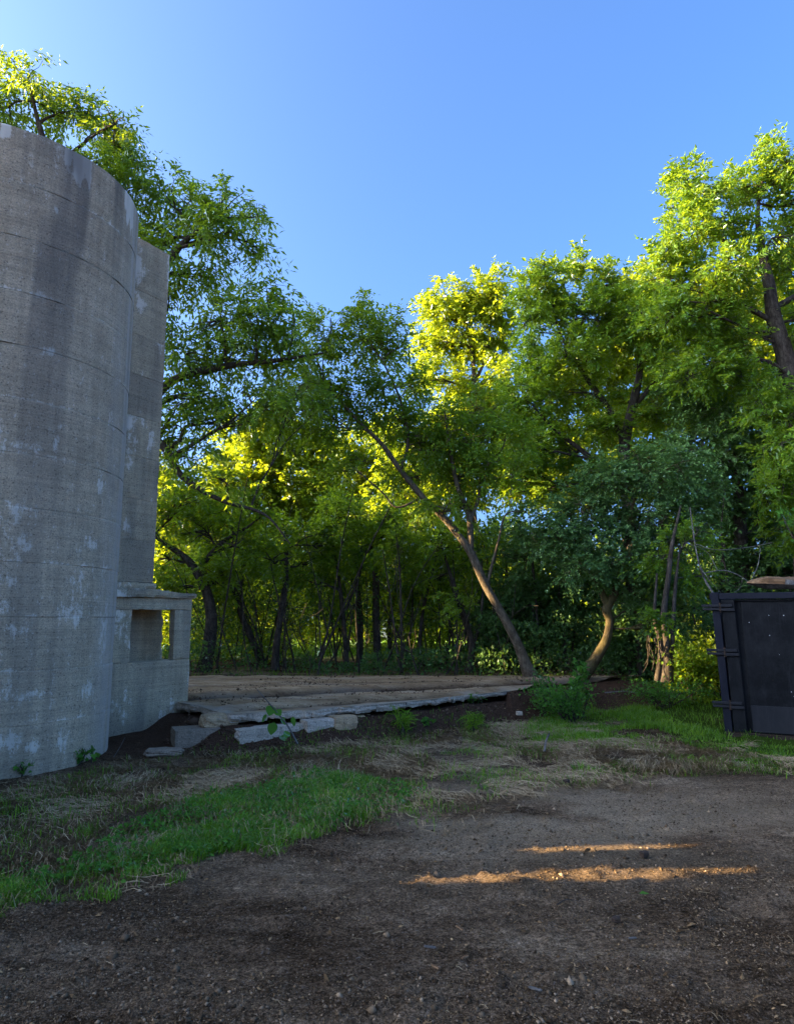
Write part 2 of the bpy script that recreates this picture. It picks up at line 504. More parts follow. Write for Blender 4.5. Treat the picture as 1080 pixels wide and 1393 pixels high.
def gz(x, y):
    x = np.asarray(x, float); y = np.asarray(y, float)
    d = edge_dist(x, y)
    rag = (fbm(x * 1.3, y * 1.3, 3, 4, 5) - 0.5)
    rise = smooth(-0.5, 0.03, d + rag * 0.25)
    lim = np.where(x < 1.85, ZS - 0.16, ZS - 0.02)
    lim = lim * smooth(-4.2, -2.5, x) + (ZS - 0.2) * (1 - smooth(-4.2, -2.5, x))
    back = smooth(14.9, 15.6, y)
    lim = lim * (1 - back) + (ZS - 0.02) * back
    right = 1 - smooth(4.5, 6.0, x) * (1 - smooth(14, 18, y))
    z = rise * lim * right
    z = z + 0.10 * smooth(7.5, 13, y) * smooth(3.0, 5.0, x) * (1 - rise)
    z = z + 0.06 * smooth(7.2, 10.5, y) * (1 - smooth(-3.2, -1.6, x)) * (1 - rise)
    near = 1 - smooth(18, 30, y)
    z = z + near * ((fbm(x * 0.55, y * 0.8, 0, 3, 21) - 0.5) * 0.05)
    z = z + near * (fbm(x * 3.1, y * 3.1, 0, 3, 31) - 0.5) * 0.03 * (1 + smooth(6, 8, y))
    cl = fbm(x * 9, y * 9, 0, 3, 41)
    z = z + (1 - smooth(9, 14, y)) * (np.maximum(cl - 0.6, 0) * 0.10 + (cl - 0.5) * 0.012)
    for k, (x0, y0, ax, ay) in enumerate([(0, 3.1, 0.16, 0.02), (0, 4.1, 0.1, -0.02), (1.5, 5.7, 0.05, 0.02)]):   # faint wheel marks
        yy = y - (y0 + ax * x + ay * x * x)
        z = z - 0.010 * np.exp(-(yy / 0.16) ** 2) + 0.006 * np.exp(-((yy - 0.3) / 0.14) ** 2)
    return z

def axis(parts):
    out = [parts[0][0]]
    for a, b, s in parts:
        n = max(1, int(round((b - a) / s)))
        out += list(np.linspace(a, b, n + 1)[1:])
    return np.array(out)

def grow(a, b, s, k=1.35):
    out, v = [], a
    sgn = 1 if b > a else -1
    while (b - v) * sgn > 0:
        s *= k
        v += sgn * s
        out.append(v)
    return out

xs = axis([(-9, -4, 0.09), (-4, 4, 0.034), (4, 9, 0.08)])
xs = np.array(sorted(list(xs) + grow(9, 900, 0.1) + grow(-9, -900, 0.1)))
ys = axis([(1.6, 6.5, 0.028), (6.5, 11, 0.05), (11, 18, 0.1)])
ys = np.array(sorted(list(ys) + grow(18, 1500, 0.14) + grow(1.6, -300, 0.05)))
X, Y = np.meshgrid(xs, ys)
gx, gy = X.ravel(), Y.ravel()
Z = gz(gx, gy)
nx, ny = len(xs), len(ys)
ii, jj = np.meshgrid(np.arange(ny - 1), np.arange(nx - 1), indexing='ij')
a = (ii * nx + jj).ravel()
GF = np.stack([a, a + 1, a + nx + 1, a + nx], 1)
GPATCH = lambda x, y: smooth(.41, .53, fbm(x * 2.3, y * 2.6, 0, 4, 78))
m_grass = np.clip(.85 * poly_soft(gx, gy, POLY_GRASS, 0.25, 3) * GPATCH(gx, gy) + poly_soft(gx, gy, POLY_RIGHT, 0.25, 4) * smooth(0.38, 0.55, fbm(gx * 0.9, gy * 0.9, 0, 4, 77)) + poly_soft(gx, gy, POLY_BACK, .3, 6) * .7, 0, 1)
m_straw = .9 * smooth(-.5, -.95, edge_dist(gx, gy)) * poly_soft(gx, gy, POLY_STRAW, 0.35, 5) * smooth(0.36, 0.5, fbm(gx * 1.5, gy * 1.5, 0, 4, 55))
dE = edge_dist(gx, gy)
m_bank = smooth(-1.0, -0.6, dE + (fbm(gx * 2, gy * 2, 0, 3, 66) - .5) * .5) * (1 - smooth(15.2, 16.5, gy)) * (1 - smooth(5.0, 6.0, gx)) * (1 - .0 * gx)
m_bank = np.maximum(m_bank, smooth(0.9, 0.0, np.hypot((gx + 3.15) / 1.0, (gy - 9.4) / .9) - .4) * .8)
m_field = smooth(21, 25, gy)
m_grav = np.clip(smooth(0.36, 0.6, fbm(gx * 0.7 - gy * .12, gy * 1.1, 2, 4, 88)) * 1.3, 0, 1) * np.exp(-((gx - 1.1) / 2.4) ** 2 - ((gy - 6.0 - .1 * gx) / 1.15) ** 2) * (1 - m_grass)
m_far = smooth(6.5, 12, gy)
me = np_mesh('ground', np.stack([gx, gy, Z], 1), GF, M['ground'],
             {'grass': m_grass, 'straw': m_straw, 'bank': m_bank, 'field': m_field, 'gravel': m_grav, 'far': m_far}, smooth_sh=True)
tag(obj('ground', me), kind='structure')

def gz1(x, y): return float(gz(np.array([x]), np.array([y]))[0])

# ------------------------------------------------------------------ silo
SX, SY, SR, SH = -5.03, 8.58, 1.555, 7.06
SZ0 = -0.12
silo = empty('silo', (SX, SY, 0), 0, 'round weathered concrete silo with pale stains and pour lines, left edge of the yard', 'silo')

def silo_lift(k, z0, z1):
    """one pour of the round wall: outer skin with its own slight offset, ragged lip, and inner skin"""
    rg = np.random.default_rng(100 + k)
    a0, a1 = math.radians(-100), math.radians(75)          # arc towards the yard is fine
    fine = np.arange(a0, a1, 0.024 / SR)
    rest = np.linspace(a1, a0 + 2 * math.pi, 40)[:-1]
    ang = np.concatenate([fine, rest])
    n = len(ang)
    zz = np.concatenate([[z0 + 0.0], np.arange(z0 + 0.012, z1 - 0.02, 0.024), [z1 - 0.012, z1]])
    A, ZZ = np.meshgrid(ang, zz)
    off = rg.uniform(-0.002, 0.002)
    r = SR + off + (fbm(A * 3, ZZ * 2.0, k, 4, 200) - 0.5) * 0.012
    lip = smooth(0.03, 0.0, ZZ - z0) * (fbm(A * 7, 0 * A, k, 3, 210 + k) - 0.52) * 0.03
    lip2 = -smooth(0.02, 0.0, z1 - ZZ) * (0.0015 + 0.004 * fbm(A * 5, 0 * A, k, 3, 230 + k))
    r = r + np.clip(lip, -0.004, 0.02) + lip2
    top = z1 > SH - 0.01
    Zv = ZZ.copy()
    if top:
        Zv = np.where(ZZ > z1 - 1e-6, ZZ + (fbm(A * 9, 0 * A, 3, 4, 250) - 0.6) * 0.02, ZZ)
    V = np.stack([r * np.cos(A), r * np.sin(A), Zv], -1).reshape(-1, 3)
    m = len(zz)
    i, j = np.meshgrid(np.arange(m - 1), np.arange(n), indexing='ij')
    p = i * n + j; q = i * n + (j + 1) % n
    F = np.stack([p, q, q + n, p + n], -1).reshape(-1, 4)
    u = (A * SR).ravel(); v = ZZ.ravel()
    # pale bloom: blotches gathered below pour lines, more of them low down, plus larger marks seen on the wall
    c = fbm(u * 1.1, v * 1.0, 1, 3, 300)
    s = fbm(u * 5.5, v * 2.6, 2, 4, 310)
    low = 0.10 * smooth(4.6, 1.0, v)
    white = np.clip((c - 0.5) * 1.7 + low * 2.9 - .14, -0.8, .5)
    under = smooth(0.06, 0.0, v - z0) * smooth(0.44, 0.62, fbm(u * 1.7, v * 0.2 + k * 7, 4, 3, 320))
    white = np.maximum(white, under * 0.42 - .1)
    for (mx, my, rx, ry) in SILO_MARKS:
        P0 = mark_uv(mx, my)
        dd = ((u - P0[0]) / rx) ** 2 + ((v - P0[1]) / ry) ** 2
        white = np.maximum(white, .42 * np.exp(-dd * .5))
    drip = np.zeros_like(u)
    for (mx, wdt, ln) in [(108, 0.10, 0.42), (92, 0.05, .3), (120, 0.05, .5), (181, 0.16, 0.55), (176, .1, .35), (2, 0.06, 0.3)]:
        P0 = mark_uv(mx, 240)
        hang = ln * (0.45 + 0.9 * fbm(u * 24, 0 * u, 5, 3, 340))
        drip = np.maximum(drip, smooth(wdt, wdt * .4, np.abs(u - P0[0])) * smooth(hang, hang * 0.55, SH - v))
    white = np.maximum(white, drip * 1.35 - 0.1)
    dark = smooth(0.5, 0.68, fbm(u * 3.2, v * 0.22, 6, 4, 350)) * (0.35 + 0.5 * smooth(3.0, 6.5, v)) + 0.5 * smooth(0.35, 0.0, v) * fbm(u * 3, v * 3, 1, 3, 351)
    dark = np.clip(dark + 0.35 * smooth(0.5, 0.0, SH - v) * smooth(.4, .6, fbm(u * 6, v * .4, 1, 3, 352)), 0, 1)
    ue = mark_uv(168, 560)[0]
    painted_sheen = smooth(0.75, 0.1, np.abs(u - ue - 0.18)) * (0.25 + 0.5 * smooth(0.4, 0.65, fbm(u * 9, v * 0.25, 8, 4, 360))) * 0.8  # pale sheen near the right edge, painted into the wall colour
    # inner skin and caps
    ri = SR - 0.16
    Vi = np.stack([ri * np.cos(np.tile(ang, 2)), ri * np.sin(np.tile(ang, 2)), np.repeat([z0, z1], n)], -1)
    b = m * n
    jn = (np.arange(n) + 1) % n
    Fi = np.stack([b + np.arange(n), b + n + np.arange(n), b + n + jn, b + jn], 1)
    Fc = np.stack([(m - 1) * n + np.arange(n), (m - 1) * n + jn, b + n + jn, b + n + np.arange(n)], 1)
    pad = np.zeros(2 * n)
    V = np.vstack([V, Vi]); F = np.vstack([F, Fi, Fc])
    at = {'white': np.concatenate([white, pad]), 'dark': np.concatenate([dark, pad]), 'painted_sheen': np.concatenate([painted_sheen, pad])}
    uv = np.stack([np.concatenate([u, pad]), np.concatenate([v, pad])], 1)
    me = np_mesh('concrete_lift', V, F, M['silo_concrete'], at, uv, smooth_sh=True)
    return obj('concrete_lift', me, silo)

def mark_uv(px, py):
    """where the line of sight meets the silo wall, as (arc metres, height)"""
    d = P(px, py, 1.0) - np.array([0, 0, EYE])
    ox, oy = -SX, -SY
    A = d[0] ** 2 + d[1] ** 2; B = 2 * (ox * d[0] + oy * d[1]); Cc = ox * ox + oy * oy - SR ** 2
    disc = max(B * B - 4 * A * Cc, 0)
    t = (-B - math.sqrt(disc)) / (2 * A)
    x, y, z = t * d[0] - SX, t * d[1] - SY, EYE + t * d[2]
    return SR * math.atan2(y, x), z
SILO_MARKS = [(42, 945, .13, .05), (8, 940, .06, .10), (98, 835, .12, .10), (28, 690, .10, .05), (20, 700, .05, .1), (77, 286, .05, .03), (30, 740, .08, .09), (25, 855, .09, .06),
              (50, 612, .05, .05), (75, 600, .04, .08), (22, 605, .05, .06), (12, 1010, .16, .08), (45, 1015, .07, .05), (85, 1005, .06, .1), (120, 940, .1, .1), (137, 660, .06, .1), (10, 790, .1, .06),
              (70, 480, .05, .05), (55, 400, .04, .04), (125, 740, .08, .06), (142, 860, .08, .25)]
zl = [SZ0, 0.52, 1.07, 1.63, 2.2, 2.78, 3.36, 3.95, 4.55, 5.15, 5.78, 6.42, SH]
for k in range(len(zl) - 1):
    silo_lift(k, zl[k], zl[k + 1])

# ------------------------------------------------------------------ lift shaft on its small concrete base room
AX, AY = -3.88, 9.66
adir = np.array([0.5, 0.866]); anrm = np.array([0.866, -0.5])      # along the face, and out of the face
ann = empty('concrete_annex', (AX, AY, 0), math.atan2(adir[1], adir[0]), 'small concrete base room with square window hole and tall concrete shaft beside the silo', 'outbuilding')
# local x runs along the face away from the silo, local y runs into the building

def conc_box(name, x0, x1, y0, y1, z0, z1, parent, seed, step=0.035, chips=0.012, mat='annex_concrete', taper=None, skip_edges=False):
    """box of real concrete: gridded faces, worn edges, a few blow-holes"""
    Vs, Fs, uvs, base = [], [], [], 0
    nxs = max(2, int((x1 - x0) / step)); nys = max(2, int((y1 - y0) / step)); nzs = max(2, int((z1 - z0) / step))
    def face(o, a, b, na, nb, fl):
        nonlocal base
        s, t = np.meshgrid(np.linspace(0, 1, na + 1), np.linspace(0, 1, nb + 1))
        pts = o + s[..., None] * a + t[..., None] * b
        pts = pts.reshape(-1, 3)
        i, j = np.meshgrid(np.arange(nb), np.arange(na), indexing='ij')
        q = (i * (na + 1) + j).ravel() + base
        f = np.stack([q, q + 1, q + na + 2, q + na + 1], 1)
        if fl: f = f[:, ::-1]
        Vs.append(pts); Fs.append(f)
        base += len(pts)
    o = np.array([x0, y0, z0]); ex = np.array([x1 - x0, 0, 0]); ey = np.array([0, y1 - y0, 0]); ez = np.array([0, 0, z1 - z0])
    face(o, ex, ez, nxs, nzs, False); face(o + ey, ex, ez, nxs, nzs, True)
    face(o, ey, ez, nys, nzs, True); face(o + ex, ey, ez, nys, nzs, False)
    face(o + ez, ex, ey, nxs, nys, False); face(o, ex, ey, nxs, nys, True)
    V = np.vstack(Vs); F = np.vstack(Fs)
    c = (V - o) / np.array([x1 - x0, y1 - y0, z1 - z0])
    ctr = np.array([(x0 + x1) / 2, (y0 + y1) / 2, (z0 + z1) / 2])
    dist = np.stack([np.minimum(V[:, 0] - x0, x1 - V[:, 0]), np.minimum(V[:, 1] - y0, y1 - V[:, 1]), np.minimum(V[:, 2] - z0, z1 - V[:, 2])], 1)
    srt = np.sort(dist, axis=1)
    edge = smooth(0.05, 0.0, srt[:, 1])
    nz_ = fbm(V[:, 0] * 9, V[:, 1] * 9, V[:, 2] * 9, 4, seed)
    pull = edge * np.maximum(nz_ - 0.42, 0) * chips * 9
    dirc = np.where(dist < 0.05, np.sign(ctr - V), 0)
    dn = np.linalg.norm(dirc, axis=1, keepdims=True); dn[dn == 0] = 1
    V2 = V + dirc / dn * pull[:, None]
    V2 = V2 + (fbm(V[:, 0] * 2.5, V[:, 1] * 2.5, V[:, 2] * 2.5, 3, seed + 5) - 0.5)[:, None] * 0.008
    u = V[:, 0] + V[:, 1]; v = V[:, 2]
    s = fbm(u * 5, v * 2.4, 3, 4, seed + 9); cc = fbm(u * 1.2, v, 3, 3, seed + 13)
    white = np.clip((s - 0.66 + (cc - .5) * .6 + 0.04 * smooth(2, .4, v)) * 3, -0.8, .7)
    dark = np.clip(smooth(0.5, 0.7, fbm(u * 3, v * 0.4, 6, 4, seed + 17)) * 0.5 + 0.5 * smooth(0.5, 0.1, v) * fbm(u * 2.5, v * 3, 2, 3, seed + 19), 0, 1)
    if taper: V2 = taper(V2)
    me = np_mesh(name, V2, F, M[mat], {'white': white, 'dark': dark, 'painted_sheen': np.zeros(len(u))}, np.stack([u, v], 1), smooth_sh=False)
    return obj(name, me, parent)

AW, AD = 1.50, 0.78
# front wall: sill block, two piers, lintel, each butted to the next
conc_box('wall', 0.0, AW, 0.0, 0.2, -0.15, 1.01, ann, 400, chips=.004)
conc_box('pier', 0.0, 0.39, 0.004, 0.2, 1.01, 1.74, ann, 402, chips=.006)
conc_box('pier', 1.17, AW - 0.004, 0.003, 0.11, 1.01, 1.74, ann, 404, chips=.006)
conc_box('lintel', 0.0, AW - 0.002, 0.002, 0.2, 1.74, 1.905, ann, 406, chips=.004)
conc_box('back_wall', 0.0, 1.43, 0.53, AD, -0.15, 1.905, ann, 408)
conc_box('end_wall', AW - .2, AW - .003, 0.2, 0.78, -0.15, 1.0, ann, 410)
def cap_taper(V):
    V = V.copy()
    top = V[:, 2] > 2.0
    f = np.clip((V[:, 0] - 0.85) / 0.75, 0, 1)
    V[:, 2] = np.where(top, V[:, 2] - f * 0.075, V[:, 2])
    return V
conc_box('cap', 0.0, AW + 0.05, -0.06, AD + 0.05, 1.905, 2.03, ann, 412, chips=.016, taper=cap_taper)
conc_box('cap', 0.0, 0.80, -0.004, AD, 2.03, 2.12, ann, 413)
zs = [2.12, 2.72, 3.3, 3.92, 4.5, 5.12, 5.72, 6.4, 7.2]
for k in range(len(zs) - 1):
    conc_box('concrete_lift', -0.1, 0.745 + random.uniform(-.003, .002), 0.02 + random.uniform(-.002, .002), AD - 0.02, zs[k], zs[k + 1] - 0.001, ann, 420 + k, chips=.0022)

# ------------------------------------------------------------------ old concrete slab with its dirt cover
sl = empty('concrete_slab', (0, 0, 0), 0, 'broad old concrete slab covered in brown dirt, its pale front edge broken', 'slab')
ft = np.array([(-3.3, 10.8), (-3.0, 10.5), (-2.12, 9.32), (-1.2, 9.75), (0.1, 10.7), (1.2, 11.75), (1.95, 12.35)])
rgs = np.random.default_rng(51)
seg = np.concatenate([[0], np.cumsum(np.linalg.norm(np.diff(ft, axis=0), axis=1))]); seg /= seg[-1]
kn = np.sort(np.concatenate([[0, 1], rgs.uniform(0, 1, 58), seg[1:-1]]))
kn = kn[np.concatenate([[True], np.diff(kn) > .004])]; kn[-1] = 1
kj = rgs.normal(0, .016, len(kn)) + .07 * (rgs.uniform(0, 1, len(kn)) > .86)
uu = np.linspace(0, 1, 240)
fx = np.interp(uu, seg, ft[:, 0]); fy = np.interp(uu, seg, ft[:, 1]) + np.interp(uu, kn, kj) + (fbm(uu * 90, 0 * uu, 0, 3, 500) - .5) * .02
bx = np.interp(uu, [0, 1], [-6.2, 5.2]); by = np.full_like(uu, 15.5)
rows = np.concatenate([np.linspace(0, 0.12, 14), np.linspace(0.12, 1, 60)[1:]])
Xs = fx[None] + (bx - fx)[None] * rows[:, None]; Ys = fy[None] + (by - fy)[None] * rows[:, None]
dS = edge_dist(Xs, Ys)
def rut_line(o, w):
    yy = Ys - (np.interp(Xs, EDGE[:, 0], EDGE[:, 1]) * 0 + o(Xs))
    return np.exp(-(yy / w) ** 2)
wob = (fbm(Xs * 1.2, Ys * 1.2, 0, 3, 510) - .5) * .35
r1 = rut_line(lambda x: 11.0 + 0.62 * x + wob * .6, 0.10); r2 = rut_line(lambda x: 12.6 + 0.42 * x + wob, 0.22); r3 = rut_line(lambda x: 13.9 + 0.2 * x + wob, 0.12)
rut = np.clip((r1 * .9 + r2 * .85 + r3 * .5) * (0.55 + 1.1 * fbm(Xs * 1.2, Ys * 4, 0, 3, 512)), 0, 1)
inn = smooth(.12, .5, np.abs(Ys - fy[None]))
rut = rut * inn
Zs = ZS + (fbm(Xs * 5, Ys * 5, 0, 4, 520) - .5) * .045 * inn - rut * .04 + inn * 0.05 * np.exp(-((Ys - (11.35 + .62 * Xs + wob)) / .16) ** 2) + inn * .06 * np.exp(-((Ys - (12.95 + .42 * Xs + wob)) / .2) ** 2)
Zs = Zs + 0.015 * smooth(11, 15, Ys)
bare = smooth(0.30, 0.04, dS) * smooth(.35, .6, fbm(Xs * 2, Ys * 2, 4, 3, 530)) + 0.3 * smooth(.56, .7, fbm(Xs * .8, Ys * 2.5, 2, 4, 533))
m, n = Xs.shape
i, j = np.meshgrid(np.arange(m - 1), np.arange(n - 1), indexing='ij')
q = (i * n + j).ravel()
me = np_mesh('dirt_cover', np.stack([Xs, Ys, Zs], -1).reshape(-1, 3), np.stack([q, q + 1, q + n + 1, q + n], 1), M['slab_dirt'], {'rut': rut.ravel(), 'bare': np.clip(bare, 0, 1).ravel()}, smooth_sh=True)
obj('dirt_cover', me, sl)
# broken front edge: rough skirt from the top down to a jagged underside, as several chunks between the cracks
cuts = [0, 0.06, 0.19, 0.265, 0.34, 0.43, 0.50, 0.58, 0.655, 0.72, 0.80, 0.885, 0.95, 1.0]
for k in range(len(cuts) - 1):
    i0, i1 = int(cuts[k] * 239), int(cuts[k + 1] * 239)
    idx = np.arange(i0, i1 + 1)
    ex, ey, ez = fx[idx], fy[idx], Zs[0, idx]
    nrm = np.array([0.55, -0.83]) if np.mean(ex) > -2.1 else np.array([-0.8, -0.6])
    kk = np.sort(rgs.uniform(idx[0], idx[-1], max(3, len(idx) // 4)))
    th = np.interp(idx, kk, rgs.uniform(.09, .13, len(kk))) * (1 - .3 * k / 13)
    R = []
    for ri, d in enumerate([0, .22, .45, .7, 1.0]):
        o = np.interp(idx, np.sort(rgs.uniform(idx[0], idx[-1], len(kk))), rgs.uniform(-.016, .006, len(kk))) * (0 if d == 0 else 1) - (.02 if d == 1 else 0)
        R.append(np.stack([ex + nrm[0] * o + rgs.normal(0, .004, len(idx)) * (d > 0), ey + nrm[1] * o, ez + .002 - d * th + rgs.normal(0, .004, len(idx)) * (d > 0)], 1))
    R.append(np.stack([ex - nrm[0] * .3, ey - nrm[1] * .3, ez - th], 1))
    V = np.concatenate(R); nn = len(idx); mm = len(R)
    i, j = np.meshgrid(np.arange(mm - 1), np.arange(nn - 1), indexing='ij')
    q = (i * nn + j).ravel()
    F = np.concatenate([np.stack([q, q + nn, q + nn + 1], 1), np.stack([q, q + nn + 1, q + 1], 1)])
    me = np_mesh('edge_chunk', V, F, M['slab_concrete'], smooth_sh=False)
    obj('edge_chunk', me, sl)

# ------------------------------------------------------------------ loose blocks and stones
def rock_mesh(name, sx, sy, sz, seed, mat, rough=0.12, cuts=5, square=0.75):
    import bmesh
    bm = bmesh.new()
    bmesh.ops.create_cube(bm, size=2.0)
    bmesh.ops.subdivide_edges(bm, edges=bm.edges[:], cuts=cuts, use_grid_fill=True)
    V = np.array([v.co for v in bm.verts])
    ln = np.linalg.norm(V, axis=1, keepdims=True)
    sph = V / ln
    V = V * square + sph * 1.25 * (1 - square)
    nv = fbm(V[:, 0] * 1.3 + seed, V[:, 1] * 1.3, V[:, 2] * 1.3, 4, seed)
    nf = fbm(V[:, 0] * 3.3 + seed, V[:, 1] * 3.3, V[:, 2] * 3.3, 3, seed + 3)
    V = V * (1 + ((nv - 0.5) * 2 * rough + (nf - .5) * rough)[:, None])
    V = V * np.array([sx, sy, sz]) / 2
    for v, c in zip(bm.verts, V): v.co = c
    me = bpy.data.meshes.new(name)
    bm.to_mesh(me); bm.free()
    me.materials.append(M[mat])
    return me

def rock(name, px, py, z, size, rz, label, cat, seed, mat='stone', group=None, tilt=(0, 0), rough=.12, square=.75, sink=0.35):
    g = G(px, py, z)
    o = obj(name, rock_mesh(name, *size, seed, mat, rough, 5, square), None, (g[0], g[1], z + size[2] * (0.5 - sink)))
    o.rotation_euler = (tilt[0], tilt[1], rz)
    return tag(o, label, cat, group)

rock('footing_block', 278, 1012, 0.03, (0.78, 0.45, 0.24), 0.42, 'squared brown concrete footing block at the slab corner beside the base room', 'concrete block', 11, 'footing', rough=.05, square=.93, sink=.12)
rock('flat_stone', 297, 987, 0.24, (0.44, 0.32, 0.2), 0.5, 'tan rounded stone lying on the footing block below the slab corner', 'stone', 12, 'stone', sink=.25, square=.5, rough=.2)
rock('footing_strip', 378, 1001, 0.11, (1.2, 0.28, 0.17), 0.66, 'long pale broken concrete footing strip below the slab edge', 'concrete strip', 13, 'slab_concrete', rough=.09, square=.9, sink=.2)
rock('footing_strip', 440, 990, 0.17, (0.6, 0.24, 0.15), 0.62, 'short pale broken concrete strip just right of the long footing strip', 'concrete strip', 14, 'slab_concrete', rough=.12, square=.85, sink=.2)
rock('broken_stone', 466, 985, 0.2, (0.33, 0.26, 0.17), 0.5, 'largest pale cream stone in the row in the dirt bank under the slab edge', 'stone', 15, 'stone', 'stones in the bank below the slab')
rock('broken_stone', 487, 979, 0.2, (0.18, 0.15, 0.10), 0.3, 'middle sized cream stone right of the largest stone in the bank', 'stone', 16, 'stone', 'stones in the bank below the slab')
rock('broken_stone', 497, 977, 0.2, (0.10, 0.12, 0.09), 0.8, 'smallest cream stone at the right end of the stone row under the slab', 'stone', 17, 'stone', 'stones in the bank below the slab')
rock('broken_stone', 224, 1024, 0.05, (0.4, 0.26, 0.07), 0.2, 'low flat brown stone in the grass in front of the footing block', 'stone', 18, 'footing', 'stones in the bank below the slab', rough=.25, square=.6)
rock('pale_pebble', 706, 971, 0.12, (0.09, 0.07, 0.06), 0.2, 'white pebble on the dirt bank left of the weedy bush', 'stone', 19, 'slab_concrete')
rock('dirt_clod', 876, 1164, 0.02, (0.05, 0.045, 0.035), 0.4, 'black dirt clod lying beside the sunlit streak on the yard', 'clod', 20, 'clod', rough=.25, square=.4, sink=.2)
rock('dirt_clod', 838, 1252, 0.01, (0.045, 0.04, 0.025), 1.4, 'black dirt lump on the dark yard nearest the camera', 'clod', 21, 'clod', rough=.25, square=.4, sink=.3)
rock('dirt_clod', 770, 1064, 0.02, (0.06, 0.05, 0.035), .7, 'small dark clod where the yard meets the cut straw', 'clod', 24, 'clod', rough=.25, square=.4, sink=.3)

# ------------------------------------------------------------------ roll-off dumpster
BX, BY = 4.45, 9.95
BRZ = math.radians(-29)
bz0 = 0.03
bin_ = empty('dumpster', (BX, BY, bz0), BRZ, 'black steel roll-off dumpster with hinged end door, right edge of the yard', 'dumpster')
BW, BH, BL = 2.35, 1.93, 4.6
def flare(V):
    V = np.asarray(V, float).copy()
    V[:, 0] = V[:, 0] - 0.07 * (V[:, 2] / BH) * (1 - 2 * V[:, 0] / BW)
    return V
def bpart(name, boxes, mat='paint', parent=None, bevel=0.006):
    m = MB()
    for b in boxes: m.box(*b, M=flare)
    return m.build(name, M[mat], parent or bin_, bevel)
bpart('floor', [(0.05, BW - .05, 0.06, BL - .02, 0.12, 0.16)])
bpart('side_wall', [(0.03, 0.05, 0.105, BL, 0.165, BH - .09)])
bpart('side_wall', [(BW - .05, BW - .03, 0.105, BL, 0.165, BH - .09)])
bpart('end_wall', [(0.052, BW - .052, BL - .03, BL - .004, 0.165, BH - .09)])
for k in range(5):
    y = .75 + .8 * k
    bpart('side_rib', [(-0.03, 0.028, y, y + .09, 0.165, BH - .1)])
    bpart('side_rib', [(BW - .028, BW + .03, y, y + .09, 0.165, BH - .1)])
bpart('side_rail', [(-0.04, 0.07, 0.11, BL, BH - .085, BH - .002)], 'paint_blue')
bpart('side_rail', [(BW - .07, BW + .04, 0.11, BL, BH - .085, BH - .002)], 'paint_blue')
bpart('corner_post', [(-0.012, 0.085, -0.012, 0.1, 0.07, BH + .012)], 'paint_blue')
bpart('corner_post', [(BW - .085, BW + .012, -0.012, 0.1, 0.07, BH + .012)], 'paint_blue')
bpart('top_rail', [(0.088, 1.14, -0.03, 0.10, BH - .085, BH), (1.148, BW - .088, -0.028, 0.10, BH - .085, BH - .002)], 'paint_blue')
bpart('bottom_rail', [(0.0, BW, -0.035, 0.1, 0.0, 0.05), (0.0, BW, -0.02, 0.1, 0.052, 0.068), ], 'rusty', bevel=.004)
bpart('door_stile', [(0.105, 0.265, -0.016, 0.05, 0.075, BH - .09)])
bpart('door_stile', [(BW - .265, BW - .105, -0.016, 0.05, 0.075, BH - .09)])
bpart('door_panel', [(0.33, 1.115, 0.022, 0.05, 0.075, BH - .12)])
bpart('door_panel', [(1.175, BW - .33, 0.022, 0.05, 0.075, BH - .12)])
bpart('door_backing', [(0.09, BW - .09, 0.055, 0.08, 0.075, BH - .09)])
bpart('door_crossbar', [(0.27, BW - .27, 0.0, 0.05, BH - .115, BH - .09)])
bpart('door_rib', [(1.12, 1.17, -0.02, 0.05, 0.075, BH - .12)])
bpart('patch_plate', [(0.335, 1.0, 0.012, 0.0215, 0.085, 0.43)], 'paint_patch', bevel=.003)
for zc in (BH - .205, 1.12, 0.42):
    h = bpart('hinge', [(-0.13, 0.235, -0.05, -0.018, zc + .012, zc + .05)], 'paint_patch', bevel=.005)
    m = MB(); m.box(-0.125, 0.08, -0.046, -0.018, zc - .032, zc + .004, M=flare); m.box(0.10, 0.262, -0.052, -0.018, zc - .042, zc - .004, M=flare)
    m.build('hinge_strap', M['paint_patch'], h, .005)
    m = MB(); V = flare(np.array([(0.0925, -0.035, zc - .06), (0.0925, -0.035, zc + .07)])); m.tube(V, [.018, .018], 8); m.build('hinge_pin', M['rusty'], h)
for x in (0.16, BW - .3):
    m = MB(); m.tube([(x, .18, 0.0), (x + .16, .18, 0.0)], [.075, .075], 12); m.build('roller', M['rusty'], bin_)
def splats():
    rg = np.random.default_rng(5); m = MB()
    for k in range(12):
        x, z, r = rg.uniform(.36, 1.08), rg.uniform(.5, 1.7), rg.uniform(.002, .006)
        a = np.arange(6) * math.pi / 3; q = r * rg.uniform(.6, 1.3, 6)
        V = np.stack([x + q * np.cos(a), np.full(6, .0185), z + q * np.sin(a) * 1.3], 1)
        V = np.vstack([V, V + np.array([0, .005, 0])])
        m.add(flare(V), [(0, 1, 2, 3, 4, 5)] + [(i, (i + 1) % 6, 6 + (i + 1) % 6, 6 + i) for i in range(6)])
    return m
tag(splats().build('paint_splash', M['white_trim'], bin_), kind='stuff')

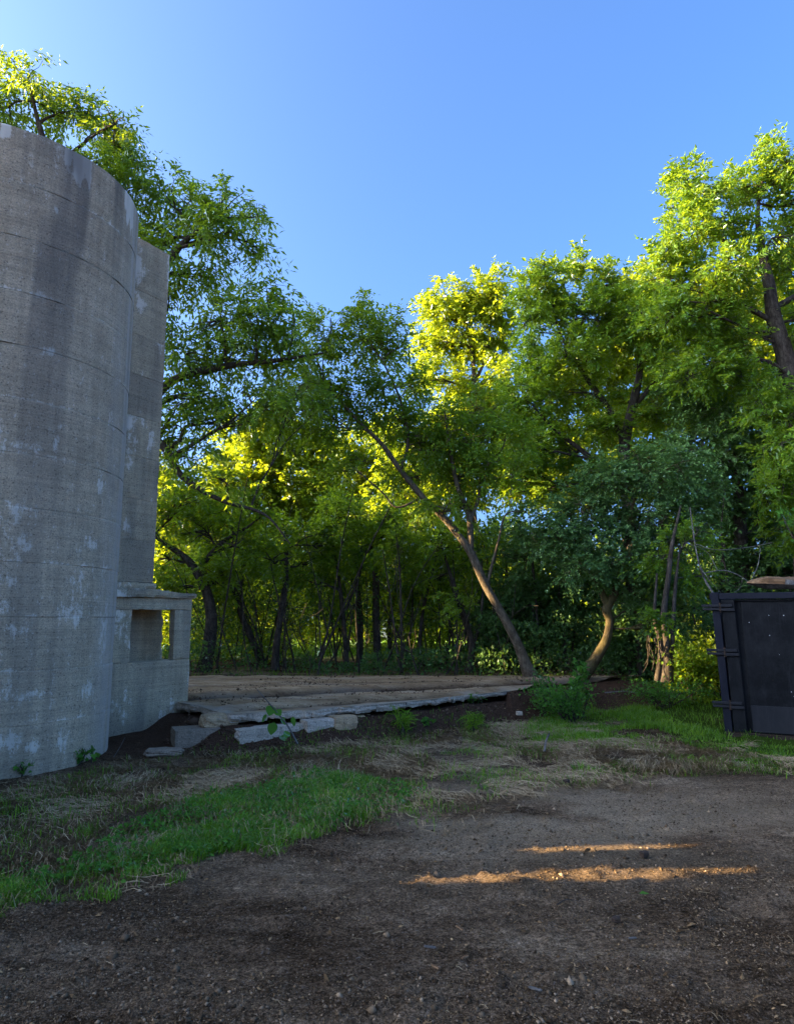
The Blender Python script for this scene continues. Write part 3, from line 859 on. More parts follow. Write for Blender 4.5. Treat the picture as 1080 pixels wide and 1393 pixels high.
# split log lying in the load, its end over the rim
def split_log():
    L = 1.7
    xs_ = np.linspace(0, L, 26)
    ang = np.linspace(0, 2 * math.pi, 15)[:-1]
    V = []
    prof = np.array([(-1, .1), (-.85, .75), (-.4, 1.0), (.15, .92), (.6, .98), (.95, .5), (1, -.1), (.6, -.6), (.1, -.75), (-.5, -.55)])
    ang = np.arange(len(prof))
    for x in xs_:
        t = min(1, x / .26)
        w, h = .19 * (.35 + .65 * t ** .6), .10 * (.12 + .88 * t ** .8)
        y = prof[:, 0] * w * (1 + (fbm(ang * 1.7, 0 * ang, x * 3, 3, 600) - .5) * .5); z = prof[:, 1] * h * (1 + (fbm(ang * 2.3, 0 * ang + 4, x * 5, 3, 601) - .5) * .7)
        V.append(np.stack([np.full_like(y, x), y, z + .015 * math.sin(x * 3)], 1))
    V = np.concatenate(V); n = len(ang)
    i, j = np.meshgrid(np.arange(len(xs_) - 1), np.arange(n), indexing='ij')
    F = np.stack([i * n + j, i * n + (j + 1) % n, (i + 1) * n + (j + 1) % n, (i + 1) * n + j], -1).reshape(-1, 4)
    nrm = np.cross(V[F[:, 1]] - V[F[:, 0]], V[F[:, 3]] - V[F[:, 0]]); nrm /= np.linalg.norm(nrm, axis=1, keepdims=True) + 1e-9
    cen = V[F].mean(1); ax = np.array([cen[:, 0], 0 * cen[:, 0], .02 * np.sin(cen[:, 0] * 3)]).T
    nrm *= np.sign(((cen - ax) * nrm).sum(1))[:, None]
    jag = (fbm(cen[:, 0] * 3, cen[:, 1] * 6, 0, 3, 610) - .5) * 1.2
    return np_mesh('split_log', V, F, [M['split_wood'], M['dead_wood']], mat_idx=(nrm[:, 2] < .25 + jag).astype(np.int32))
lg = obj('split_log', split_log(), None, tuple(P(1015, 793, 10.4)))
lg.rotation_euler = (0.1, math.radians(5), math.radians(-22))
tag(lg, 'split orange-brown log lying across the top of the dumpster load', 'log')
# other timber of the load, inside the bin and carrying the log
m = MB()
for k in range(7):
    x0 = .25 + .28 * k
    m.tube([(x0, .35, 1.5 + .12 * (k % 2)), (x0 + .5 * (-1) ** k, 2.0, 1.62), (x0 + .2, 3.6, 1.55)], [.11, .13, .1], 9)
tim = m.build('timber_load', M['dead_wood'], None, loc=(BX, BY, bz0)); tim.rotation_euler = (0, 0, BRZ)
tag(tim, 'rough timber filling the dumpster under the split log', 'timber', kind='stuff')

# ------------------------------------------------------------------ plants: leaf clouds and limbs
# openings carved into the foliage on the sunny side through which the low sun reaches the yard and trunks
GAPS = []
for t in np.linspace(0, 1, 26):
    p = G(612 + t * 350, 1194 - 12 * t, 0.02); GAPS.append((p, 0.095 - .09 * abs(t - .45)))
for t in np.linspace(0, 1, 12):
    p = G(745 + t * 150, 1152 - 3 * t, 0.02); GAPS.append((p, 0.055))
for (px, py, D, r) in [(810, 876, 14.6, .2), (822, 858, 14.6, .17), (896, 905, 13.2, .2), (935, 895, 13.4, .28), (955, 870, 13.5, .2), (1040, 795, 10.5, .25),
                       (660, 800, 15.3, .12), (601, 716, 15.2, .12), (685, 700, 17.5, .35), (640, 655, 17.5, .4), (700, 905, 16, .15)]:
    GAPS.append((P(px, py, D), r))
GAP_P = np.array([g[0] for g in GAPS]); GAP_R = np.array([g[1] for g in GAPS])

def sun_open(C, pad=0.0, wide=1.0):
    """True where a leaf does not stand in one of the openings"""
    keep = np.ones(len(C), bool)
    for p, r in zip(GAP_P, GAP_R):
        d = C - p
        t = d @ SUN
        perp = np.linalg.norm(d - t[:, None] * SUN, axis=1)
        keep &= ~((t > 1.0) & (perp < r * wide + pad))
    return keep

def leaf_arrays(C, A, size, aspect, rng, droop=0.35, spread=0.8, fold=0.25):
    """diamond leaves folded along the midrib at points C with axis directions A"""
    n = len(C)
    ax = A + rng.normal(0, spread, (n, 3)) + np.array([0, 0, -droop])
    ax /= np.linalg.norm(ax, axis=1, keepdims=True) + 1e-9
    nr = rng.normal(0, 0.55, (n, 3)) + np.array([0, 0, 0.9])
    sd = np.cross(ax, nr); sd /= np.linalg.norm(sd, axis=1, keepdims=True) + 1e-9
    up = np.cross(sd, ax)
    L = size * rng.uniform(0.6, 1.25, n)[:, None]
    Wd = L * aspect * rng.uniform(0.8, 1.2, n)[:, None] * .5
    b = C - ax * L * .5
    V = np.stack([b, b + ax * L * .42 + sd * Wd + up * Wd * fold, b + ax * L - up * L * .08, b + ax * L * .42 - sd * Wd + up * Wd * fold], 1)
    return V

def leaf_mesh(name, C, A, size, aspect, mat, rng, droop=.35, spread=.8, tint=None):
    V = leaf_arrays(C, A, size, aspect, rng, droop, spread)
    n = len(C)
    q = np.arange(n)[:, None] * 4
    F = np.concatenate([q + np.array([0, 1, 2]), q + np.array([0, 2, 3])], 1).reshape(-1, 3)
    tn = rng.uniform(0, 1, n) if tint is None else tint
    return np_mesh(name, V.reshape(-1, 3), F, M[mat], {'tint': np.repeat(tn, 4)})

def limb_curve(a, b, rng, sag=0.12, n=9):
    a, b = np.asarray(a, float), np.asarray(b, float)
    L = np.linalg.norm(b - a)
    mid = (a + b) / 2 + np.array([0, 0, L * sag]) + rng.normal(0, L * .07, 3)
    q1 = a * .55 + mid * .45 + rng.normal(0, L * .03, 3)
    q3 = b * .5 + mid * .5 + rng.normal(0, L * .05, 3)
    return spline([a, q1, mid, q3, b], n)

class Soup:
    def __init__(self): self.v, self.f, self.n = [], [], 0
    def tube(self, pts, rad, sides):
        V, F = tube_np(pts, rad, sides)
        self.v.append(V); self.f.append(F + self.n); self.n += len(V)
    def mesh(self, name, mat):
        return np_mesh(name, np.vstack(self.v), np.vstack(self.f), M[mat], smooth_sh=True)

def rough_tube(pts, rad, sides, seed, amp=.2):
    V, F = tube_np(pts, rad, sides)
    c = np.repeat(pts, sides, axis=0)
    d = V - c
    k = 1 + (fbm(V[:, 0] * 5, V[:, 1] * 5, V[:, 2] * 1.7, 4, seed) - .5) * 2 * amp
    return c + d * k[:, None], F

def tree(name, label, stems, blobs, D, leaf='leaf', size=.10, aspect=.45, per=26, dens=1.0, bark='bark', seed=1, group=None, gap=.40, droop=.35, depth=None, cat='tree', twig=.45, base_z=None, sub=7, limb_r=.05, gap_scale=1.3, sprays=4):
    """stems: pixel polylines (px, py, radius[, D]); blobs: (px, py, rx, ry[, dD]) lumps of the crown"""
    rng = np.random.default_rng(seed)
    st = []
    for s in stems:
        p = np.array([P(q[0], q[1], q[3] if len(q) > 3 else D) for q in s])
        r = np.array([q[2] for q in s])
        c = spline(np.column_stack([p, r]), max(18, 7 * len(s)))
        st.append((c[:, :3], np.maximum(c[:, 3], .006)))
    base = st[0][0][0].copy()
    root = empty(name, tuple(base), 0, label, cat, group)
    off = base
    for k, (p, r) in enumerate(st):
        V, F = rough_tube(p - off, r * (1 + (.6 * np.exp(-np.linspace(0, 12, len(r))) if k == 0 else 0)), 14, seed + k)
        obj('trunk' if k == 0 else 'limb', np_mesh('trunk' if k == 0 else 'limb', V, F, M[bark], smooth_sh=True), root)
    nodes = np.vstack([s[0] for s in st]); nrad = np.concatenate([s[1] for s in st])
    k_m = D / 980.0
    soup = Soup(); CC, AA, TT = [], [], []
    for bi, b in enumerate(blobs):
        px, py, rx, ry = b[:4]
        dz = b[4] if len(b) > 4 else rng.normal(0, .35 * (depth or 1.0))
        Dd = D + dz
        C = P(px, py, Dd)
        R = np.array([rx * Dd / 980, (depth or 1.0) * .5 * (rx + ry) * Dd / 980, ry * Dd / 980])
        # limb from the stems
        d = np.linalg.norm(nodes - C, axis=1) + np.where(nodes[:, 2] > C[2] - .1, 1.5 + 2 * np.maximum(nodes[:, 2] - C[2], 0), 0)
        ni = np.argmin(d)
        skel = []
        lr = min(nrad[ni] * .7, limb_r * (.6 + .4 * np.mean(R)))
        lc = limb_curve(nodes[ni], C + rng.normal(0, .12, 3) * R, rng, .06)
        soup.tube(lc - off, np.linspace(lr, .012, len(lc)), 6); skel.append(lc[3:])
        for s in range(sub):
            e = rng.normal(0, 1, 3); e /= np.linalg.norm(e)
            e = C + e * R * rng.uniform(.55, .9)
            a = lc[rng.integers(3, len(lc))]
            sc = limb_curve(a, e, rng, .05, 6)
            soup.tube(sc - off, np.linspace(min(.02, lr * .6), .006, len(sc)), 4); skel.append(sc[1:])
        skel = np.vstack(skel)
        area = math.pi * R[0] * R[2]
        nc = max(10, int(dens * area * 34))
        u = rng.normal(0, 1, (nc * 3, 3)); u /= np.linalg.norm(u, axis=1, keepdims=True)
        q = C + u * R * 1.08 * (rng.uniform(0, 1, len(u)) ** (1 / 2.3))[:, None]
        q = q + rng.normal(0, .10, q.shape) * R
        g = fbm(q[:, 0] * gap_scale, q[:, 1] * gap_scale, q[:, 2] * gap_scale * 1.3, 3, seed * 3)
        q = q[g > gap - .03][:nc]
        q = q[sun_open(q, twig * .5)]
        if not len(q): continue
        dm = np.linalg.norm(skel[None] - q[:, None], axis=2)
        near = skel[np.argmin(dm, 1)]
        for a, c in zip(near, q):
            if np.linalg.norm(a - c) > .08:
                mid = (a + c) / 2 + rng.normal(0, .03, 3)
                soup.tube(np.array([a, mid, c]) - off, np.array([.007, .005, .003]), 3)
        dirs = q - near; dirs /= np.linalg.norm(dirs, axis=1, keepdims=True) + 1e-6
        dirs = dirs * .7 + (q - C) / (np.linalg.norm(q - C, axis=1, keepdims=True) + 1e-6) * .6 + np.array([0, 0, -.1])
        S, K = sprays, max(5, per // 3)
        n0 = len(q)
        d = np.repeat(dirs, S, axis=0) + rng.normal(0, .62, (n0 * S, 3)) * np.array([1, 1, .6])
        d /= np.linalg.norm(d, axis=1, keepdims=True) + 1e-9
        st0 = np.repeat(q, S, axis=0) + rng.normal(0, .07, (n0 * S, 3)) - d * twig * .35
        Ls = twig * rng.uniform(.7, 1.35, n0 * S)
        sv = np.linspace(.12, 1.0, K)
        pos = st0[:, None] + d[:, None] * (Ls[:, None] * sv)[..., None]
        pos[..., 2] -= droop * .55 * Ls[:, None] * sv ** 2
        side = np.cross(d, np.array([0, 0, 1.0]) + rng.normal(0, .35, d.shape)); side /= np.linalg.norm(side, axis=1, keepdims=True) + 1e-9
        sg = np.where(np.arange(K) % 2 == 0, 1.0, -1.0); sg[-1] = 0
        ax = d[:, None] * .6 + side[:, None] * sg[:, None] * .85 + rng.normal(0, .2, pos.shape)
        ax[..., 2] -= droop * (.25 + .5 * sv)
        ax /= np.linalg.norm(ax, axis=2, keepdims=True) + 1e-9
        lp = pos + ax * size * .5
        CC.append(lp.reshape(-1, 3)); AA.append(ax.reshape(-1, 3) * 3.0)
        TT.append(np.repeat(rng.uniform(0, .6, n0), S * K) + rng.uniform(0, .4, n0 * S * K))
    if soup.n:
        tag(obj('branches', soup.mesh('branches', bark), root), kind='stuff')
    C = np.vstack(CC); A = np.vstack(AA); T = np.concatenate(TT)
    k = sun_open(C)
    C, A, T = C[k], A[k], T[k]
    obj('crown', leaf_mesh('crown', C - off, A, size * 1.22, aspect, leaf, rng, droop * .2, .45, T), root)
    global LEAVES
    LEAVES += len(C)
    return root
LEAVES = 0

# tall tree behind the silo
tree('tall_tree', 'tall dark green tree with drooping sprays rising behind the silo and shaft',
     [[(150, 960, .24), (160, 800, .22), (150, 600, .19), (140, 430, .15), (110, 300, .11), (60, 190, .06), (40, 110, .025)],
      [(145, 480, .12), (200, 400, .09), (250, 330, .06), (300, 300, .03), (350, 295, .012)],
      [(155, 650, .12), (220, 530, .09), (300, 500, .07), (380, 490, .04), (440, 480, .015)],
      [(158, 740, .10), (205, 600, .075), (250, 650, .06), (300, 680, .045), (360, 700, .025), (395, 740, .012)]],
     [(35, 115, 45, 38), (0, 150, 40, 45), (75, 150, 40, 30), (120, 165, 38, 38), (160, 180, 42, 40), (120, 220, 50, 30), (185, 215, 30, 30), (180, 260, 45, 45), (230, 270, 45, 35), (265, 290, 45, 35), (310, 275, 45, 25), (350, 290, 26, 22), (240, 330, 50, 35), (300, 320, 45, 30), (345, 335, 22, 26),
      (200, 340, 40, 40), (270, 375, 50, 30), (230, 420, 40, 35), (370, 400, 30, 24), (290, 430, 55, 35), (345, 430, 45, 30), (385, 440, 30, 35), (250, 480, 40, 40), (310, 490, 55, 35), (370, 490, 55, 40), (280, 545, 50, 30), (240, 560, 30, 35), (340, 545, 55, 32), (400, 530, 45, 35), (300, 575, 40, 22),
      (255, 615, 36, 20), (300, 655, 34, 14), (235, 600, 25, 25), (-40, 200, 60, 60), (60, 260, 60, 60), (100, 380, 70, 70), (130, 500, 60, 60)],
     13.6, size=.115, aspect=.36, per=26, dens=1.0, seed=11, gap=.43, droop=.65, twig=.5, limb_r=.06)

# leaning tree
tree('leaning_tree', 'tree with bare tan trunk leaning left from the back edge of the slab', 
     [[(722, 924, .10), (700, 868, .088), (660, 795, .084), (640, 752, .08), (612, 714, .07), (575, 676, .066), (545, 640, .058), (520, 605, .048), (485, 570, .034), (440, 520, .018)],
      [(640, 752, .07), (638, 705, .065), (622, 660, .05), (612, 610, .035), (605, 560, .02)],
      [(638, 712, .045), (650, 680, .035), (655, 640, .02)],
      [(545, 640, .04), (555, 600, .035), (545, 545, .028), (520, 490, .015)],
      [(575, 676, .03), (540, 690, .022), (520, 670, .018), (480, 635, .01)],
      [(662, 796, .03), (678, 735, .026), (688, 700, .02), (715, 695, .01)]],
     [(445, 440, 30, 28), (480, 425, 32, 24), (520, 445, 34, 30), (500, 470, 40, 26), (545, 465, 22, 18), (430, 480, 35, 35), (420, 540, 45, 40), (470, 530, 40, 35), (395, 560, 40, 35), (450, 580, 45, 26), (500, 560, 30, 25), (530, 520, 26, 22), (590, 610, 45, 30), (640, 600, 45, 30), (560, 650, 32, 16), (620, 650, 45, 28), (670, 640, 40, 30), (655, 560, 40, 30), (600, 570, 35, 25), (690, 600, 40, 30), (500, 625, 35, 14), (470, 640, 28, 12), (605, 690, 40, 14), (560, 530, 30, 34), (545, 575, 34, 28), (580, 600, 34, 26)],
     15.2, size=.105, aspect=.42, per=24, dens=1.25, bark='bark_tan', seed=21, gap=.42, twig=.42, limb_r=.045)

# bright tree in the middle, beyond the shade
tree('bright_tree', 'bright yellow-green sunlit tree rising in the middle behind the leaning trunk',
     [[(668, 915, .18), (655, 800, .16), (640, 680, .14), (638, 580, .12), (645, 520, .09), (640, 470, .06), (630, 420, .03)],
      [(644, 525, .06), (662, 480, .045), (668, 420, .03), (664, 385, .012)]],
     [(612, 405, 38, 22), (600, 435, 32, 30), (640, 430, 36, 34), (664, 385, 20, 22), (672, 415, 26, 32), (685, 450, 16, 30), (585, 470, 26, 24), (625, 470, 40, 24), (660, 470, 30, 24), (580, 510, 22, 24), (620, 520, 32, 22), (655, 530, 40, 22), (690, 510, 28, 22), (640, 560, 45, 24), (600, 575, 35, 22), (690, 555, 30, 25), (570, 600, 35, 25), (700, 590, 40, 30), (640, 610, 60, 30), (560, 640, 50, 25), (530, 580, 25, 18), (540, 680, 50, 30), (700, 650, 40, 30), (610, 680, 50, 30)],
     23.5, leaf='leaf_sunlit', size=.15, aspect=.5, per=24, dens=.85, seed=31, gap=.42, twig=.5)

# middle right tree
tree('round_tree', 'dense green tree between the bright middle tree and the tall right tree',
     [[(868, 915, .2), (862, 820, .19), (855, 700, .17), (848, 620, .15), (858, 560, .12), (870, 500, .08), (860, 440, .03)],
      [(850, 610, .10), (830, 560, .08), (795, 510, .06), (760, 450, .03), (750, 400, .012)],
      [(858, 560, .07), (890, 515, .05), (900, 470, .03)],
      [(850, 660, .09), (800, 620, .07), (750, 580, .04), (715, 540, .02)]],
     [(745, 372, 32, 22), (795, 362, 34, 20), (722, 395, 24, 30), (770, 400, 36, 26), (825, 385, 28, 22), (715, 440, 22, 40), (755, 440, 34, 32), (800, 430, 42, 32), (845, 425, 42, 36), (725, 500, 36, 34), (775, 480, 40, 30), (830, 475, 42, 30), (880, 440, 40, 40), (885, 490, 36, 30), (700, 540, 30, 28), (735, 555, 40, 30), (790, 535, 40, 26), (690, 580, 26, 22), (760, 610, 46, 30), (715, 610, 40, 30), (820, 580, 30, 20), (900, 560, 40, 34), (800, 650, 40, 26), (740, 660, 44, 30), (700, 655, 34, 26), (900, 620, 40, 40)],
     18.0, size=.125, aspect=.45, per=25, dens=.95, seed=41, gap=.42, twig=.38, droop=.18, sprays=5)

# tall right tree
tree('peeling_tree', 'tallest tree on the right with thick peeling trunk and sunlit yellow-green top',
     [[(1110, 900, .30), (1098, 700, .27), (1082, 560, .24), (1068, 490, .21), (1052, 430, .17), (1046, 390, .13), (1036, 340, .09), (1030, 290, .05), (1040, 230, .02)],
      [(1052, 420, .08), (1085, 400, .06), (1110, 380, .04)],
      [(1042, 375, .07), (1010, 345, .05), (975, 320, .035), (945, 280, .015)],
      [(1055, 440, .07), (1000, 410, .05), (950, 395, .03), (910, 390, .012)]],
     [(935, 240, 26, 24), (918, 275, 22, 34), (960, 270, 36, 26), (1000, 255, 26, 22), (1035, 218, 30, 24), (1075, 225, 36, 30), (1040, 260, 40, 26), (1085, 275, 40, 40), (940, 310, 40, 32), (985, 305, 40, 30), (1015, 320, 22, 22), (1070, 325, 32, 30), (905, 335, 26, 24), (900, 375, 34, 30), (945, 365, 44, 30), (990, 360, 36, 30), (930, 410, 50, 34), (985, 400, 40, 32), (1075, 375, 30, 26), (1010, 450, 30, 30), (960, 450, 50, 36), (1100, 440, 40, 60), (905, 430, 30, 26), (1000, 500, 40, 34), (945, 500, 50, 34), (1030, 530, 30, 30), (1085, 560, 34, 30, -.9), (1060, 600, 40, 34, -1.0), (1095, 640, 40, 40, -1.0), (1050, 660, 36, 30, -1.0), (1085, 720, 40, 36, -1.0), (1040, 560, 30, 26, -.6)],
     16.0, size=.115, aspect=.45, per=26, dens=1.0, seed=51, gap=.40, twig=.38, droop=.18, sprays=5, limb_r=.05)

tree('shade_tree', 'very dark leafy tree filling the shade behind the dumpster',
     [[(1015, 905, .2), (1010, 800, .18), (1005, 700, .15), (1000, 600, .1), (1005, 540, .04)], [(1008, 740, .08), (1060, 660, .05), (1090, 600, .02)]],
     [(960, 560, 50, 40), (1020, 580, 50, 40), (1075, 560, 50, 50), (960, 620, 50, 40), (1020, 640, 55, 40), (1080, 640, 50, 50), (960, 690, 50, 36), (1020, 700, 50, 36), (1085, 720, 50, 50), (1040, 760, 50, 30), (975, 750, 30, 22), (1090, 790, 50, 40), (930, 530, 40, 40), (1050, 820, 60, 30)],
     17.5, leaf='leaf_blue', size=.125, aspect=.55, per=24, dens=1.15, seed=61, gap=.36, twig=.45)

# small blue-green tree
tree('curved_tree', 'small blue-green leafy tree on a curved mossy trunk at the right of the slab',
     [[(788, 924, .10), (808, 898, .094), (824, 872, .09), (829, 845, .084), (825, 828, .095), (836, 806, .072), (838, 780, .06), (850, 740, .05), (860, 690, .03), (870, 650, .012)],
      [(828, 828, .07), (816, 800, .06), (806, 770, .05), (795, 720, .03), (790, 690, .012)],
      [(848, 745, .03), (890, 700, .022), (930, 670, .01)]],
     [(790, 690, 36, 32), (765, 730, 32, 30), (825, 660, 40, 32), (870, 630, 36, 30), (905, 650, 44, 36), (945, 665, 34, 34), (835, 710, 44, 34), (885, 700, 46, 36), (935, 715, 36, 34), (800, 745, 36, 26), (850, 765, 44, 26), (900, 760, 44, 30), (865, 795, 34, 24), (905, 800, 36, 28), (785, 775, 24, 16), (880, 835, 26, 24), (910, 845, 24, 24), (740, 720, 22, 26), (925, 625, 28, 24), (830, 785, 28, 14)],
     14.4, leaf='leaf_blue', size=.075, aspect=.62, per=34, dens=1.5, bark='bark_mossy', seed=71, gap=.36, twig=.34, sub=6, limb_r=.03)

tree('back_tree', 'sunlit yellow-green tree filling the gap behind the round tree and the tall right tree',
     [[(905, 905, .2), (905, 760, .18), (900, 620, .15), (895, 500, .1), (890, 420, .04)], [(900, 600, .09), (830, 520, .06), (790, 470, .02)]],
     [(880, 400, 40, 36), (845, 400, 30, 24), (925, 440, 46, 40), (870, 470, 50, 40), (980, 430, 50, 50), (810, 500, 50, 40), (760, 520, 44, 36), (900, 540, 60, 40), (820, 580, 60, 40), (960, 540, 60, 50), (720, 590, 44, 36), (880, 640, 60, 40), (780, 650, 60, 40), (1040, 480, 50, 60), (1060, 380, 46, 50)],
     24.0, leaf='leaf_sunlit', size=.16, aspect=.5, per=24, dens=.85, seed=131, gap=.38, twig=.42, droop=.18, sprays=5)

# thin stems by the dumpster
t_ = tree('twiggy_tree', 'thin dark stems with bare hanging twigs left of the dumpster',
     [[(906, 928, .085), (906, 880, .07), (902, 840, .06), (908, 790, .05), (914, 740, .035), (925, 690, .015)],
      [(893, 928, .05), (898, 880, .04), (890, 840, .03), (893, 780, .02)],
      [(912, 928, .045), (914, 870, .04), (918, 800, .03), (925, 740, .012)]],
     [(925, 745, 34, 28), (950, 780, 26, 26), (900, 760, 36, 24), (945, 735, 30, 24), (890, 850, 18, 16)],
     13.1, leaf='leaf', size=.075, aspect=.6, per=24, dens=1.0, seed=81, gap=.4, twig=.3, sub=4, limb_r=.02)
s_ = Soup(); rg = np.random.default_rng(82); b0 = np.array(t_.location)
for (x0, y0, x1, y1) in [(882, 865, 876, 905), (880, 862, 892, 900), (894, 862, 888, 905), (890, 868, 900, 895), (884, 868, 874, 915), (897, 872, 903, 905), (880, 870, 886, 912)]:
    a_, c_ = P(x0, y0, 13.0 + rg.normal(0, .1)), P(x1, y1, 13.0 + rg.normal(0, .1))
    lc = limb_curve(a_, c_, rg, .05); s_.tube(lc - b0, np.linspace(.012, .005, len(lc)), 5)
tag(obj('hanging_twigs', s_.mesh('hanging_twigs', 'bark'), t_), kind='stuff')

# hooked trunk by the base room
tree('hooked_tree', 'tree with a dark hooked trunk just right of the concrete base room',
     [[(276, 924, .15), (284, 880, .14), (288, 840, .13), (281, 805, .12), (266, 775, .10), (248, 755, .08), (225, 740, .05), (200, 720, .03)],
      [(268, 778, .06), (300, 740, .05), (340, 715, .03), (370, 690, .012)]],
     [(235, 700, 34, 30), (270, 720, 34, 26), (310, 700, 40, 28), (225, 760, 22, 26), (345, 690, 34, 26), (260, 670, 36, 24), (320, 745, 34, 22), (300, 780, 34, 24), (240, 800, 24, 22)],
     17.0, leaf='leaf', size=.12, aspect=.5, per=22, dens=.8, seed=91, gap=.42, twig=.45)

# sunlit trees behind the left part of the wood
tree('sunlit_tree', 'yellow sunlit tree showing right beside the edge of the concrete shaft',
     [[(250, 905, .2), (245, 800, .17), (240, 720, .12), (235, 660, .05)]],
     [(225, 660, 26, 30), (250, 690, 40, 34), (225, 710, 30, 40), (285, 690, 36, 30), (260, 740, 50, 30), (310, 730, 40, 30), (230, 770, 40, 34), (290, 780, 50, 30), (205, 640, 24, 24), (330, 790, 50, 40), (240, 830, 60, 40), (310, 850, 60, 40)],
     27, leaf='leaf_sunlit', size=.17, aspect=.52, per=24, dens=.75, seed=101, gap=.40, twig=.55)
tree('sunlit_tree', 'yellow sunlit tree under the low boughs of the tall dark tree',
     [[(385, 905, .2), (380, 800, .17), (372, 700, .12), (362, 620, .06)], [(376, 740, .08), (410, 680, .05), (430, 630, .02)]],
     [(330, 590, 34, 24), (370, 575, 40, 20), (345, 625, 40, 30), (385, 615, 40, 30), (420, 610, 34, 28), (330, 665, 44, 30), (380, 660, 44, 30), (425, 655, 36, 30), (350, 710, 50, 28), (410, 705, 50, 28), (440, 620, 20, 24), (300, 640, 26, 20), (380, 760, 50, 30), (430, 770, 50, 34), (390, 820, 60, 40), (450, 830, 50, 40)],
     29, leaf='leaf_sunlit', size=.18, aspect=.52, per=24, dens=.8, seed=111, gap=.40, twig=.55)
tree('sunlit_tree', 'pale yellow-green tree seen through the leaning tree at mid height',
     [[(505, 905, .18), (500, 800, .15), (495, 700, .10), (490, 640, .04)]],
     [(470, 610, 32, 26), (500, 640, 40, 30), (455, 660, 36, 28), (530, 660, 36, 30), (490, 690, 50, 30), (550, 700, 40, 30), (590, 650, 30, 30), (470, 740, 50, 30), (540, 750, 50, 34), (520, 590, 26, 20), (510, 810, 50, 40), (570, 820, 40, 40), (640, 780, 50, 50), (700, 760, 50, 50)],
     31, leaf='leaf_sunlit', size=.19, aspect=.52, per=22, dens=.7, seed=121, gap=.42, twig=.55)

# shaded wood behind the slab
WOOD = 'slim dark trees of the shaded wood'
def wood(stems, blobs, D, seed, label='slim dark tree standing in the shaded wood behind the slab', leaf='leaf', bark='bark', dens=.75, gap=.43, name='slim_tree', size=.12):
    stems = [[(q[0], q[1], q[2] * .72) for q in st_] for st_ in stems]
    return tree(name, label, stems, blobs, D, leaf=leaf, size=size, aspect=.48, per=22, dens=dens, bark=bark, seed=seed, group=WOOD, gap=gap, twig=.42, sub=5, limb_r=.04)
wood([[(362, 916, .13), (345, 875, .12), (330, 840, .11), (318, 800, .08), (300, 770, .05)], [(330, 840, .07), (328, 800, .05), (335, 760, .03)]], [(300, 770, 40, 30), (345, 750, 40, 30), (320, 800, 34, 22), (270, 790, 30, 24)], 18.5, 201, 'dark forked tree right of the hooked trunk near the base room')
wood([[(374, 916, .12), (377, 870, .11), (386, 810, .10), (390, 760, .08), (385, 710, .04)]], [(400, 730, 44, 30), (370, 760, 40, 30), (420, 770, 36, 26), (440, 740, 30, 26)], 17.6, 202, "dark gently bowed trunk just right of the forked tree by the base room")
wood([[(472, 916, .09), (468, 850, .08), (460, 780, .06), (450, 720, .03)], [(470, 830, .05), (490, 780, .04), (500, 740, .02)]], [(450, 730, 40, 30), (490, 750, 36, 28), (470, 700, 36, 24), (430, 790, 30, 24)], 18.2, 203, "slim dark trunk splitting low down, left of the stoutest straight trunk")
wood([[(489, 916, .12), (490, 840, .11), (484, 770, .08), (490, 700, .03)]], [(490, 720, 40, 30), (520, 740, 34, 26), (470, 780, 30, 22)], 19.5, 204, "upright dark trunk between the low splitting trunk and the stoutest straight trunk")
wood([[(514, 916, .15), (512, 850, .14), (510, 780, .11), (500, 720, .06)]], [(510, 730, 44, 30), (540, 710, 36, 26), (480, 690, 34, 24)], 19.0, 205, "stoutest straight dark trunk at the middle of the slab's back edge", dens=.8)
wood([[(546, 916, .045), (546, 850, .04), (544, 780, .03), (540, 730, .012)]], [(540, 740, 30, 24), (560, 770, 30, 24)], 16.6, 206, "thin pole-like stem standing in front of the shaded wood, right of the stoutest trunk")
wood([[(532, 916, .08), (530, 850, .07), (545, 770, .05), (555, 710, .02)]], [(560, 720, 40, 28), (585, 750, 36, 28), (540, 790, 26, 20)], 20.5, 207, "dark trunk leaning right, close beside the stoutest straight trunk")
wood([[(570, 916, .08), (574, 840, .06), (590, 770, .04), (600, 730, .02)]], [(600, 740, 40, 28), (620, 780, 34, 26), (575, 800, 26, 20)], 18.8, 208, "thin dark trunk leaning right, left of the thin stem by the forked brown tree")
wood([[(636, 919, .11), (642, 880, .10), (632, 840, .09), (615, 790, .07), (600, 740, .04)], [(640, 890, .06), (652, 850, .05), (657, 800, .035), (655, 760, .015)]], [(600, 745, 36, 26), (650, 770, 34, 28), (630, 720, 34, 22), (620, 820, 24, 18)], 16.8, 209, 'forked dark brown tree just left of the leaning trunk', bark='bark')
wood([[(606, 916, .05), (612, 860, .045), (608, 800, .03), (612, 740, .012)]], [(615, 760, 34, 24), (590, 790, 24, 20)], 20.0, 210, "thin upright stem just left of the forked dark brown tree")
wood([[(736, 918, .05), (730, 840, .045), (724, 760, .035), (720, 700, .015)]], [(720, 720, 36, 28), (745, 750, 36, 30), (700, 760, 34, 30), (735, 810, 34, 30), (700, 820, 34, 34)], 17.0, 211, "thin stem hung with blue-green leaves just right of the leaning trunk's foot", leaf='leaf_blue', dens=1.0, gap=.38)
wood([[(770, 918, .09), (765, 850, .08), (760, 780, .06), (765, 720, .03)]], [(770, 760, 40, 30), (745, 800, 36, 34), (780, 820, 40, 34), (810, 790, 34, 30), (750, 860, 36, 30)], 17.8, 212, "leafy dark tree between the leaning trunk and the curved mossy trunk", leaf='leaf_blue', dens=1.1, gap=.36)
